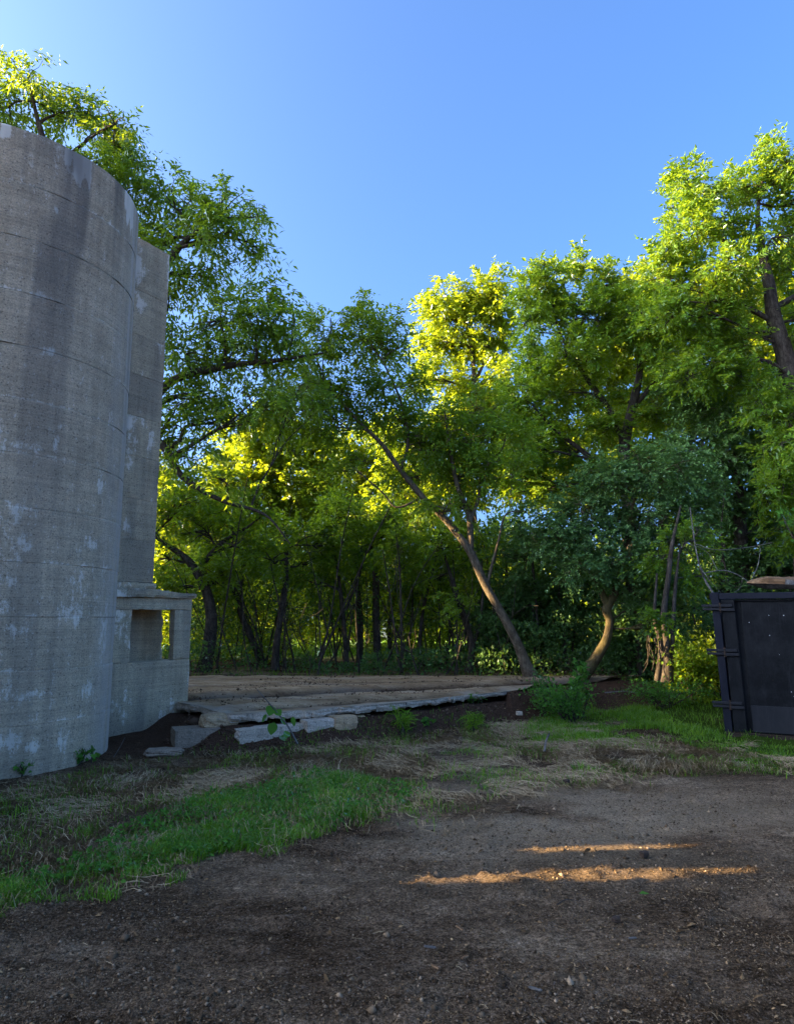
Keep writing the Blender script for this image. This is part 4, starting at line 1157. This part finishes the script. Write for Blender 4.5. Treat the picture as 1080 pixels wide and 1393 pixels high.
wood([[(690, 918, .07), (695, 860, .06), (690, 790, .05), (685, 740, .02)]], [(690, 780, 36, 30), (670, 830, 34, 30), (705, 850, 34, 30), (650, 720, 34, 26)], 18.6, 213, "leafy dark tree just left of the leaning trunk's foot", leaf='leaf_blue', dens=1.0, gap=.38)
wood([[(870, 920, .07), (868, 860, .06), (872, 800, .04), (870, 760, .02)]], [(870, 860, 34, 26), (850, 890, 34, 22), (890, 880, 26, 22), (860, 820, 34, 26), (930, 830, 30, 30)], 16.2, 214, "leafy dark tree between the curved mossy trunk and the twiggy stems", leaf='leaf_blue', dens=1.1, gap=.36)
wood([[(990, 910, .1), (985, 850, .09), (980, 790, .06), (985, 740, .03)]], [(960, 810, 26, 22), (990, 800, 36, 28), (1010, 850, 40, 30), (970, 870, 34, 26)], 17.0, 215, "leafy dark tree directly behind the dumpster's left top corner", leaf='leaf_blue', dens=1.0, gap=.38)

# ------------------------------------------------------------------ shrubs and weeds as things
def shrub(name, label, px, py, D, w, h, leaf, size, aspect, n, seed, dp=.8, stems=7, z0=None, group=None, cat='shrub', lean=0):
    rng = np.random.default_rng(seed)
    b = P(px, py, D); b[2] = gz1(b[0], b[1]) if z0 is None else z0
    root = empty(name, tuple(b), 0, label, cat, group)
    s = Soup(); tips = []
    for k in range(stems):
        e = np.array([rng.uniform(-.5, .5) * w + lean * h, rng.uniform(-.5, .5) * w * dp, h * rng.uniform(.55, 1.0)])
        c = limb_curve(rng.normal(0, .05, 3) * [1, 1, 0] + [0, 0, -.03], e, rng, .08)
        s.tube(c, np.linspace(.010 + .006 * w, .003, len(c)), 5)
        tips.append(c[3:])
    sk = np.vstack(tips)
    i = rng.integers(0, len(sk), n)
    C = sk[i] + rng.normal(0, 1, (n, 3)) * np.array([.13 * w, .13 * w * dp, .10 * h])
    C[:, 2] = np.maximum(C[:, 2], .02)
    A = (C - np.array([0, 0, h * .3])); A /= np.linalg.norm(A, axis=1, keepdims=True) + 1e-6
    obj('stems', s.mesh('stems', 'bark'), root)
    obj('leaves', leaf_mesh('leaves', C, A, size, aspect, leaf, rng, .2, .7), root)
    return root

shrub('weedy_bush', 'low round green bush growing in the dirt bank at the right of the slab', 775, 985, 11.6, 1.15, .62, 'leaf_weed', .06, .6, 1500, 301, stems=12)
shrub('weedy_bush', 'upright weed with big pale leaves at the right of the low bush', 790, 975, 11.9, .35, .82, 'leaf_weed', .11, .75, 170, 302, stems=4)
shrub('weedy_bush', 'thin spiky weed standing at the left side of the low bush', 738, 965, 12.0, .3, .78, 'leaf_blue', .06, .5, 420, 303, stems=4)
shrub('sunlit_shrub', 'sunlit yellow-green shrub against the left side of the dumpster', 945, 950, 13.3, 1.1, 1.2, 'leaf', .085, .7, 2600, 304, stems=10)
shrub('sunlit_shrub', 'shrub of lit leaves half hidden behind the dumpster corner post', 985, 955, 13.8, 1.0, 1.3, 'leaf_sunlit', .085, .7, 1900, 305, stems=8)
shrub('tangled_shrub', 'low tangled grey green shrub below the twiggy stems by the dumpster', 905, 962, 12.6, 1.2, .5, 'leaf_weed', .055, .5, 1500, 306, stems=12)
shrub('broadleaf_weed', 'dark broad leaved weed against the silo base, nearer the base room', 108, 1050, 8.2, .22, .2, 'leaf_weed', .075, .8, 60, 307, stems=4, cat='weed')
shrub('broadleaf_weed', 'low green weed against the silo base at the left picture edge', 22, 1068, 7.6, .34, .14, 'leaf_weed', .06, .7, 130, 308, stems=5, cat='weed')
shrub('bank_weed', 'flat leafed green weed on the dirt bank under the middle of the slab edge', 650, 955, 11.9, .34, .16, 'leaf_weed', .12, .6, 46, 309, stems=4, cat='weed')
shrub('bank_weed', 'small round leafed weed low on the bank left of centre', 583, 983, 10.6, .22, .12, 'leaf_weed', .09, .8, 26, 310, stems=3, cat='weed')
shrub('grass_clump', 'loose grass clump at the foot of the bank right of the stones', 545, 985, 10.2, .35, .32, 'grass', .16, .07, 180, 311, stems=5, cat='weed')
shrub('grass_clump', 'pale grass clump at the foot of the bank near the middle', 645, 985, 10.6, .4, .3, 'grass', .16, .07, 200, 312, stems=5, cat='weed')
shrub('bough', 'bright green leafy spray entering at the right edge above the dumpster', 1086, 745, 9.2, .35, .55, 'leaf_weed', .075, .7, 120, 313, stems=4, z0=float(P(1086, 738, 9.2)[2]), cat='bough')

# broken sapling leaning over the footing strip
sap = empty('broken_sapling', tuple(np.append(G(405, 1012, .08)[:2], .08)), 0, 'broken leaning sapling stem with two big green leaves by the footing strip', 'sapling')
b0 = np.array(sap.location)
sp = np.array([P(405, 1012, b0[1]), P(392, 988, b0[1] - .05), P(376, 968, b0[1] - .1), P(365, 955, b0[1] - .12), P(350, 938, b0[1] - .1)]) - b0
s_ = Soup(); s_.tube(spline(sp, 16), np.linspace(.013, .004, 16), 6); obj('stem', s_.mesh('stem', 'dead_wood'), sap)
def big_leaf(px, py, D, w, h, tilt, seed):
    rg = np.random.default_rng(seed)
    u = np.linspace(0, 1, 8)
    V, F = [], []
    for k, t in enumerate(u):
        hw = w * .5 * math.sin(math.pi * min(1, t ** .75 * .97 + .02)) ** .8
        for s in (-1, 0, 1):
            V.append((s * hw, -.25 * w * abs(s) * hw / w - .10 * h * t * t + rg.normal(0, .002), -t * h))
    for k in range(7):
        for s in (0, 1): F.append((k * 3 + s, k * 3 + s + 1, k * 3 + s + 4, k * 3 + s + 3))
    me = np_mesh('leaf', np.array(V), np.array(F), M['leaf_weed'], {'tint': np.full(len(V), .4 + .3 * rg.uniform())}, smooth_sh=True)
    o = obj('leaf', me, sap, tuple(P(px, py, D) - b0)); o.rotation_euler = tilt
for k, (px, py, w, h, tl) in enumerate([(370, 960, .13, .14, (-.5, .3, .2)), (376, 966, .1, .10, (-.7, -.5, .5)), (373, 983, .13, .15, (-.3, .1, -.2)), (383, 975, .07, .11, (-.2, -.3, .9)), (363, 972, .06, .11, (-.2, .5, -.8)), (398, 975, .06, .12, (-.1, -.2, .3)), (392, 995, .09, .12, (-.8, .5, .1)), (384, 1000, .1, .12, (-1.0, -.2, .4))]):
    big_leaf(px, py, b0[1] - .08, w, h, tl, 320 + k)

# dead pale branch over the dumpster corner
db = empty('dead_branch', tuple(P(972, 806, 11.2)), 0, 'pale dead branch leaning over the left top corner of the dumpster', 'branch')
b0 = np.array(db.location); s_ = Soup(); rg = np.random.default_rng(9)
for pts, r in [([(970, 808), (958, 788), (950, 765), (944, 735), (938, 690)], .017), ([(955, 780), (985, 776), (1010, 786), (1022, 797)], .010), ([(950, 768), (965, 790), (980, 806)], .006), ([(975, 775), (960, 750), (930, 738)], .006), ([(1018, 796), (1030, 770), (1034, 745)], .007), ([(1010, 786), (1006, 800), (998, 806)], .006), ([(945, 740), (975, 748), (1020, 744), (1050, 738)], .007)]:
    p = np.array([P(a, b, 11.2 + rg.normal(0, .06)) for a, b in pts]) - b0
    c = spline(p, 5 * len(pts)); s_.tube(c, np.linspace(r, r * .45, len(c)), 6)
obj('branch', s_.mesh('branch', 'dead_wood'), db)

# dry stub standing in the straw
def stick(name, label, pts, r, z=None, cat='stick', mat='dead_wood'):
    p = np.array([np.array(q, float) for q in pts]); b = p[0].copy()
    o = empty(name, tuple(b), 0, label, cat)
    s = Soup(); c = spline(p - b, 12); s.tube(c, np.linspace(r, r * .6, 12), 6)
    obj('stem', s.mesh('stem', mat), o)
g = G(740, 1022, .08); stick('dead_stub', 'short dead stub standing in the cut grass below the bush', [g, g + [.02, 0, .1], g + [.07, .02, .2]], .016)
g = G(850, 944, .33); stick('fallen_stick', 'pale stick lying on the dark bank right of the bush', [g + [-.35, 0, .02], g + [0, .03, .04], g + [.3, 0, .0]], .012)
g = G(770, 1228, .02); stick('fallen_stick', 'thin dark twig lying on the yard below the sunlit streak', [g + [-.06, -.03, 0], g + [0, .01, .012], g + [.07, .03, .0]], .004, mat='bark')
g = G(155, 1030, .04); stick('dry_stalk', 'thin dry stalk leaning up in front of the base room', [g, g + [.06, 0, .1], g + [.12, .0, .22]], .004)
fl = obj('fallen_leaf', leaf_mesh('fallen_leaf', np.array([[0., 0, 0]]), np.array([[1., .2, 0]]), .07, .6, 'leaf_weed', np.random.default_rng(3), 0, .01), None, tuple(G(876, 1215, .035)))
tag(fl, 'single pale green leaf lying on the yard below the sunlit streak', 'leaf')

# ------------------------------------------------------------------ undergrowth, far woods and unseen foliage added on the sunny side for shade
def leaf_cloud(name, boxes, leaf, size, aspect, seed, thr=.4, scale=1.0, pad=None):
    """boxes: (x0,x1,y0,y1,z0,z1,n) ragged masses of leaves"""
    rng = np.random.default_rng(seed); CC = []
    for (x0, x1, y0, y1, z0, z1, n) in boxes:
        C = rng.uniform((x0, y0, 0), (x1, y1, 1), (n * 2, 3))
        top = z0 + (z1 - z0) * (.35 + .9 * fbm(C[:, 0] * .7 * scale, C[:, 1] * .7 * scale, 0, 4, seed))
        C[:, 2] = gz(C[:, 0], C[:, 1]) + z0 + (top - z0) * C[:, 2] ** .8
        d = fbm(C[:, 0] * 1.5 * scale, C[:, 1] * 1.5 * scale, C[:, 2] * 1.5 * scale, 3, seed + 1)
        CC.append(C[d > thr][:n])
    C = np.vstack(CC); C = C[sun_open(C, size * .35 if pad is None else pad)]
    A = rng.normal(0, 1, C.shape); A /= np.linalg.norm(A, axis=1, keepdims=True)
    tint = np.clip(fbm(C[:, 0] * 2, C[:, 1] * 2, C[:, 2] * 2, 3, seed + 2) * 1.4 - .35 + rng.normal(0, .15, len(C)), 0, 1)
    o = obj(name, leaf_mesh(name, C, A, size, aspect, leaf, rng, .2, .7, tint))
    return tag(o, kind='stuff')
leaf_cloud('undergrowth', [(-6, -2.9, 16.2, 18.5, 0, .8, 1300), (-2.9, -1.9, 16.4, 18.5, 0, .45, 350), (-1.9, -.6, 16.2, 17.5, 0, .25, 350), (-.8, 1.8, 16.0, 18.5, 0, .55, 1400), (1.8, 3.4, 15.7, 18.6, 0, 1.4, 3600), (3.4, 5.2, 15.6, 19.0, 0, 2.0, 5200), (5.2, 9.5, 14.8, 19.0, 0, 1.6, 6000), (1.5, 6.0, 18.5, 20.5, 0, 4.2, 9000), (-6, -2.4, 18.5, 21.0, .6, 3.6, 5200), (-2.4, 1.6, 18.8, 21.5, 1.0, 4.0, 6500), (6.0, 11.0, 18.0, 21.0, 0, 4.5, 9000)], 'leaf_blue', .10, .6, 401, .42)
leaf_cloud('undergrowth', [(-7, 1.5, 24, 26, 0, .5, 3000), (-6.2, -4.6, 20, 23, 0, 2.0, 2500), (-4.4, -3.2, 20, 23, 0, 1.0, 1200), (-.9, 1.5, 20, 23, 0, 2.6, 4000), (1.5, 4, 21, 24, 0, 3.2, 4000)], 'leaf', .13, .55, 402, .45)
leaf_cloud('woods', [(-26, -2, 42, 50, 0, 5.5, 9000), (-4, 8, 40, 46, 0, 4.2, 7000), (8, 30, 34, 42, 0, 6.0, 9000), (-60, 60, 70, 84, 0, 6, 16000)], 'leaf_sunlit', .36, .6, 403, .40, .45)
leaf_cloud('woods', [(-21, -15.5, 8.5, 14.3, 0, 16.5, 36000), (-21, -15.5, 14.3, 18.0, 0, 17.0, 26000), (-15, -11.5, -14, 9.5, 0, 6.4, 60000)], 'leaf', .42, .75, 404, .12, .5, pad=.26)  # unseen leaf masses left of the view, added to block the low sun
leaf_cloud('woods', [(-22, -17, 18.0, 24.0, 0, 10.0, 10000), (-23, -17.5, 24.0, 35, 0, 4.5, 3500)], 'leaf', .42, .75, 407, .42, .8)  # more unseen blockers, kept thin so dappled sun gets through
leaf_cloud('undergrowth', [(-6.6, -4.7, 3.3, 6.75, 0, 3.4, 16000)], 'leaf', .16, .65, 405, .12, 1.0, pad=.035)  # shrub row added out of view, slotted to sharpen the sun streaks

def thicket():
    rng = np.random.default_rng(450); s = Soup()
    for k in range(170):
        x, y = rng.uniform(-5.6, 8.5), rng.uniform(15.9, 22.5)
        h = rng.uniform(1.2, 5.0); ln = rng.normal(0, .22, 2) * h
        p = np.array([(x, y, gz1(x, y) - .05), (x + ln[0] * .25 + rng.normal(0, .06), y + ln[1] * .25, h * .35), (x + ln[0] * .6 + rng.normal(0, .1), y + ln[1] * .6, h * .7), (x + ln[0], y + ln[1], h)])
        r0 = rng.uniform(.010, .032)
        s.tube(spline(p, 9), np.linspace(r0, r0 * .35, 9), 5)
        for b in range(3):
            a = p[rng.integers(1, 3)]; e = a + np.array([rng.normal(0, .5), rng.normal(0, .4), rng.uniform(.1, .8)])
            s.tube(limb_curve(a, e, rng, .05, 5), np.linspace(r0 * .4, .004, 5), 4)
    tag(obj('thicket', s.mesh('thicket', 'bark')), kind='stuff')
thicket()
leaf_cloud('undergrowth', [(-6.5, -2.2, 19.5, 22.5, 1.2, 3.8, 4200), (-2.2, 2.0, 19.5, 23, 1.4, 4.0, 4200), (-8, -1.0, 24, 27, .3, 4.0, 5000), (-1, 5, 24, 27, .8, 4.5, 5000)], 'leaf_sunlit', .13, .55, 406, .47)

# ------------------------------------------------------------------ red shed in the field beyond the trees
sh = empty('red_shed', (-1.35, 40.0, gz1(-1.3, 40)), .15, 'small red boarded shed glimpsed far behind the slim trees', 'shed')
for k in range(14):
    m = MB(); m.box(-1.2 + k * .172, -1.2 + k * .172 + .165, 0, .05, 0.05, 2.4 + (.0), M=None); m.build('board', M['red_board'], sh)
m = MB(); m.box(-1.18, 1.2, .06, 2.0, .05, 2.38); m.build('wall', M['red_board'], sh)
m = MB()
m.add(np.array([(-1.4, -.25, 2.38), (1.4, -.25, 2.38), (1.4, 1.0, 3.2), (-1.4, 1.0, 3.2), (1.4, 2.25, 2.38), (-1.4, 2.25, 2.38)]), [(0, 1, 2, 3), (3, 2, 4, 5), (0, 3, 5), (1, 4, 2), (0, 5, 4, 1)])
m.build('roof', M['shed_roof'], sh)
m = MB(); m.box(.25, .95, -.05, -.003, .06, 2.0); m.build('door', M['white_trim'], sh)

# ------------------------------------------------------------------ grass, straw, wood chips
def poly_sample(poly, n, rng, soft, seed):
    p = np.asarray(poly); lo, hi = p.min(0) - .2, p.max(0) + .2
    out = []
    tot = 0
    while tot < n:
        q = rng.uniform(lo, hi, (n * 2, 2))
        w = poly_soft(q[:, 0], q[:, 1], poly, soft, seed)
        q = q[rng.uniform(0, 1, len(q)) < w]
        px, py = project(q[:, 0], q[:, 1], 0.0)
        q = q[(px > -60) & (px < 1140)]
        if not len(q): break
        out.append(q); tot += len(q)
    return np.vstack(out)[:n]

def blades(name, q, h, w, mat, rng, lean=.5, label=None):
    n = len(q)
    z = gz(q[:, 0], q[:, 1])
    b = np.column_stack([q, z - .01])
    az = rng.uniform(0, 2 * math.pi, n); d = np.stack([np.cos(az), np.sin(az), 0 * az], 1)
    sd = np.stack([-np.sin(az + rng.normal(0, .6, n)), np.cos(az), 0 * az], 1)
    h = np.broadcast_to(h, n)[:, None] * rng.uniform(.5, 1.35, n)[:, None]
    ln = rng.uniform(.1, 1, n)[:, None] * lean
    w = w * rng.uniform(.7, 1.4, n)[:, None]
    up = np.array([0, 0, 1.0])
    m1 = b + up * h * .55 + d * h * ln * .35
    tp = b + up * h * (1 - .35 * ln) + d * h * ln
    V = np.stack([b - sd * w, b + sd * w, m1 + sd * w * .8, m1 - sd * w * .8, tp], 1)
    k = np.arange(n)[:, None] * 5
    F = np.concatenate([k + [0, 1, 2], k + [0, 2, 3], k + [3, 2, 4]], 1).reshape(-1, 3)
    cl = fbm(q[:, 0] * 3, q[:, 1] * 3, 0, 3, 700)
    tint = np.clip((cl - .3) * 1.4 + rng.normal(.05, .26, n), 0, 1)
    return tag(obj(name, np_mesh(name, V.reshape(-1, 3), F, M[mat], {'tint': np.repeat(tint, 5)})), kind='stuff')

rg = np.random.default_rng(500)
q = poly_sample(POLY_GRASS, 64000, rg, .32, 3)
q = q[rg.uniform(0, 1, len(q)) < .08 + .92 * GPATCH(q[:, 0], q[:, 1])]
hh = .025 + .06 * smooth(.35, .65, fbm(q[:, 0] * 2.0, q[:, 1] * 2.0, 0, 3, 710))
blades('grass', q, hh, .0026, 'grass', rg, .9)
q = poly_sample(POLY_RIGHT, 42000, rg, .25, 4)
q = q[fbm(q[:, 0] * .9, q[:, 1] * .9, 0, 4, 77) > .40]
q = q[~((q[:, 0] > BX - .1) & (q[:, 1] > BY - .62 * (q[:, 0] - BX) - .45) & (rg.uniform(0, 1, len(q)) < .85))]
hh = .035 + .08 * smooth(.4, .65, fbm(q[:, 0] * 1.6, q[:, 1] * 1.6, 0, 3, 711))
blades('grass', q, hh, .0035, 'grass', rg, .9)
q = poly_sample(POLY_STRAW, 26000, rg, .2, 8)
q = q[fbm(q[:, 0] * 1.8, q[:, 1] * 1.8, 0, 4, 720) > .52]
q = q[np.hypot(q[:, 0] - SX, q[:, 1] - SY) > SR + .02]
blades('grass', q, .06, .0028, 'grass', rg, 1.0)
q = rg.uniform((3.4, 10.6), (9.5, 16.0), (12000, 2)); q = q[(np.abs(edge_dist(q[:, 0], q[:, 1]) + .0) > -1) & (q[:, 0] > 3.6 + .0 * q[:, 1])]
q = q[(edge_dist(q[:, 0], q[:, 1]) < -.7) | (q[:, 0] > 5.2)]
q = q[~((q[:, 0] > BX - .25) & (q[:, 1] > BY - .62 * (q[:, 0] - BX) - .75) & (q[:, 1] < 13))]
blades('grass', q, .12, .004, 'grass', rg, .8)
q = rg.uniform((-7, 15.3), (8, 17.5), (2200, 2)); blades('grass', q, .10, .005, 'grass', rg, .8)
q = rg.uniform((-16, 23), (10, 40), (14000, 2)); blades('grass', q, .3, .012, 'grass', rg, .8)
q = poly_sample(POLY_GRASS, 3000, rg, .35, 3); q = q[fbm(q[:, 0] * 3.4, q[:, 1] * 3.4, 0, 3, 740) > .53]
blades('grass', q, .10, .0024, 'grass', rg, 1.0)
q = poly_sample(POLY_STRAW, 5000, rg, .4, 8); q = q[(fbm(q[:, 0] * 3.0, q[:, 1] * 3.0, 0, 3, 741) > .56) & (np.hypot(q[:, 0] - SX, q[:, 1] - SY) > SR + .04)]
blades('grass', q, .11, .0028, 'grass', rg, 1.0)
# short green weeds among the grass
q = poly_sample(POLY_GRASS, 900, rg, .1, 3)
C = np.repeat(q, 6, axis=0) + rg.normal(0, .03, (5400, 2))
C = np.column_stack([C, gz(C[:, 0], C[:, 1]) + rg.uniform(.015, .07, 5400)])
tag(obj('ground_weeds', leaf_mesh('ground_weeds', C, rg.normal(0, .5, C.shape) * [1, 1, .3], .04, .65, 'leaf_weed', rg, .05, .5)), kind='stuff')

def straws(name, q, L, w, rng, mat='straw', lift=.02):
    n = len(q)
    fld = fbm(q[:, 0] * 1.1, q[:, 1] * 1.1, 0, 2, 800) * 9
    az = fld + rng.normal(0, .7, n)
    d = np.stack([np.cos(az), np.sin(az)], 1)
    L = L * rng.uniform(.35, 1.3, n)[:, None]
    cv = rng.normal(0, .28, n)[:, None]
    sd = np.stack([-d[:, 1], d[:, 0]], 1)
    pts = [q - d * L / 2, q + sd * L * cv * .35, q + d * L / 2]
    V = []
    for k, p in enumerate(pts):
        zz = gz(p[:, 0], p[:, 1]) + .004 + np.abs(rng.normal(0, lift, n)) + (np.abs(rng.normal(0, lift, n)) if k == 1 else 0)
        for s in (-1, 1):
            e = p + sd * (w * s * (1 if k < 2 else .5))
            V.append(np.column_stack([e, zz + s * w * .4]))
    V = np.stack(V, 1)
    k = np.arange(n)[:, None] * 6
    F = np.concatenate([k + [0, 1, 3], k + [0, 3, 2], k + [2, 3, 5], k + [2, 5, 4]], 1).reshape(-1, 3)
    return tag(obj(name, np_mesh(name, V.reshape(-1, 3), F, M[mat], {'tint': np.repeat(np.clip(rng.normal(.45, .3, n), 0, 1), 6)})), kind='stuff')
q = poly_sample(POLY_STRAW, 36000, rg, .4, 5)
q = q[fbm(q[:, 0] * 1.5, q[:, 1] * 1.5, 0, 4, 55) > .37]
q = q[np.hypot(q[:, 0] - SX, q[:, 1] - SY) > SR + .06]
q = q[(edge_dist(q[:, 0], q[:, 1]) < -.45) & (np.hypot((q[:, 0] + 3.15) / 1.0, (q[:, 1] - 9.4) / .9) > .8)]
straws('straw', q, .16, .0023, rg, lift=.012)
q = poly_sample(POLY_GRASS, 2600, rg, .4, 3); straws('straw', q, .13, .0016, rg, lift=.03)
g0 = G(915, 1042, .05)
q = g0[:2] + rg.normal(0, 1, (1500, 2)) * np.array([.26, .10]); straws('straw', q, .13, .0022, rg, lift=.025)
g0 = G(1010, 1040, .05)
q = g0[:2] + rg.normal(0, 1, (300, 2)) * np.array([.45, .14]); straws('straw', q, .14, .0025, rg)
g0 = G(60, 1172, .03)
q = g0[:2] + rg.normal(0, 1, (1500, 2)) * np.array([.45, .14]); straws('straw', q, .14, .0018, rg, lift=.012)
q = rg.uniform((-3.2, 2.1), (4.2, 7.5), (1100, 2)); straws('straw', q, .05, .0011, rg, lift=.004)

def wood_chips(name, q, s, rng):
    n = len(q)
    z = gz(q[:, 0], q[:, 1])
    az = rng.uniform(0, 2 * math.pi, n)
    d = np.stack([np.cos(az), np.sin(az), rng.normal(0, .25, n)], 1); e = np.stack([-np.sin(az), np.cos(az), rng.normal(0, .25, n)], 1)
    L = (s * np.exp(rng.normal(0, .45, n)))[:, None]; wd = L * rng.uniform(.25, .7, n)[:, None]
    c = np.column_stack([q, z + .002 + .15 * L[:, 0]])
    V = np.stack([c - d * L * .5, c + e * wd * .5, c + d * L * .5, c - e * wd * .5, c + np.array([0, 0, 1]) * L * .22], 1)
    k = np.arange(n)[:, None] * 5
    F = np.concatenate([k + [0, 1, 4], k + [1, 2, 4], k + [2, 3, 4], k + [3, 0, 4]], 1).reshape(-1, 3)
    return tag(obj(name, np_mesh(name, V.reshape(-1, 3), F, M['chip'], {'tint': np.repeat(np.clip(rng.gamma(1.3, .22, n), 0, 1), 5)})), kind='stuff')
def crumbs(name, q, s, mat, rng, sink=.2):
    n = len(q)
    z = gz(q[:, 0], q[:, 1])
    L = s * np.exp(rng.normal(0, .5, n))
    c = np.column_stack([q, z + L * (.35 - sink)])
    d = np.array([(1, 0, 0), (0, 1, 0), (-1, 0, 0), (0, -1, 0), (0, 0, .8), (0, 0, -.8)], float)
    a = rng.uniform(0, 6.28, n); ca, sa = np.cos(a), np.sin(a)
    V = d[None] * (L[:, None] * rng.uniform(.55, 1.3, (n, 6)))[..., None] * .5
    V = np.stack([V[..., 0] * ca[:, None] - V[..., 1] * sa[:, None], V[..., 0] * sa[:, None] + V[..., 1] * ca[:, None], V[..., 2]], -1) + c[:, None] + rng.normal(0, .08, (n, 6, 3)) * L[:, None, None]
    F = np.array([(0, 1, 4), (1, 2, 4), (2, 3, 4), (3, 0, 4), (1, 0, 5), (2, 1, 5), (3, 2, 5), (0, 3, 5)])
    F = (np.arange(n)[:, None, None] * 6 + F[None]).reshape(-1, 3)
    return tag(obj(name, np_mesh(name, V.reshape(-1, 3), F, M[mat], {'tint': np.repeat(np.clip(rng.gamma(1.6, .2, n), 0, 1), 6)}, smooth_sh=True)), kind='stuff')
M['crumb'] = leaf_material('soil_crumb', (0.04, 0.024, 0.013), (0.40, 0.27, 0.16), (0.1, 0.07, 0.04), tw=0.02, gloss=0.0)
M['bank_crumb'] = leaf_material('bank_crumb', (0.05, 0.028, 0.016), (0.20, 0.125, 0.08), (0.1, 0.07, 0.04), tw=0.02, gloss=0.0)
def yard_pts(n, y0, y1, p=1.4):
    y = y0 + (y1 - y0) * rg.uniform(0, 1, n) ** p
    q = np.stack([rg.uniform(-.62, .62, n) * y, y], 1)
    w = fbm(q[:, 0] * 1.3, q[:, 1] * 1.3, 0, 4, 735) + rg.normal(0, .08, n)
    return q[(w > .45) & (poly_soft(q[:, 0], q[:, 1], POLY_GRASS, .1, 3) < .3)]
crumbs('soil_crumbs', yard_pts(95000, 2.0, 7.2), .0068, 'crumb', rg)
crumbs('soil_crumbs', yard_pts(1500, 2.0, 7.5), .019, 'crumb', rg, .35)
q = np.stack([rg.uniform(-3, 4.2, 6000), 0 * np.arange(6000.)], 1); q[:, 1] = np.interp(q[:, 0], EDGE[:, 0], EDGE[:, 1]) - rg.uniform(.03, 1.0, 6000); crumbs('soil_crumbs', q, .02, 'bank_crumb', rg, .25)
q = np.stack([rg.uniform(-3.5, 4.5, 5000), rg.uniform(9.7, 15.2, 5000)], 1); q = q[edge_dist(q[:, 0], q[:, 1]) > .25]; o = crumbs('soil_crumbs', q, .016, 'bank_crumb', rg, .25); o.location.z = ZS - .24 + .01
yq = 2.0 + 5.6 * rg.uniform(0, 1, 75000) ** 1.35
xq = rg.uniform(-.62, .62, len(yq)) * yq
q = np.stack([xq, yq], 1)
q = q[(fbm(q[:, 0] * 1.6, q[:, 1] * 1.6, 0, 4, 730) + rg.normal(0, .12, len(q)) > .46) & (poly_soft(q[:, 0], q[:, 1], POLY_GRASS, .1, 3) < .3)]
wood_chips('wood_chips', q, .0085, rg)
q = rg.uniform((-2.6, 2.1), (3.6, 5.5), (420, 2)); wood_chips('wood_chips', q, .024, rg)
q = np.stack([rg.uniform(-3, 2.6, 1500), 0 * np.arange(1500.)], 1); q[:, 1] = np.interp(q[:, 0], EDGE[:, 0], EDGE[:, 1]) - rg.uniform(.05, .9, 1500); wood_chips('rubble', q, .02, rg)
for k, (px, py) in enumerate([(585, 1288), (625, 1262), (728, 1345), (632, 1302), (860, 1276), (592, 1315)]):
    L = random.uniform(.035, .07)
    o = obj('wood_splinter', rock_mesh('wood_splinter', L, .012, .007, 900 + k, 'split_wood' if k % 2 else 'dead_wood', .2, 3, .8), None, tuple(G(px, py, .022)))
    o.rotation_euler = (0, random.uniform(-.15, .15), random.uniform(-1, 1))
    tag(o, 'small pale wood splinter lying on the dark yard', 'splinter', 'pale splinters on the yard')
print('leaves', LEAVES)
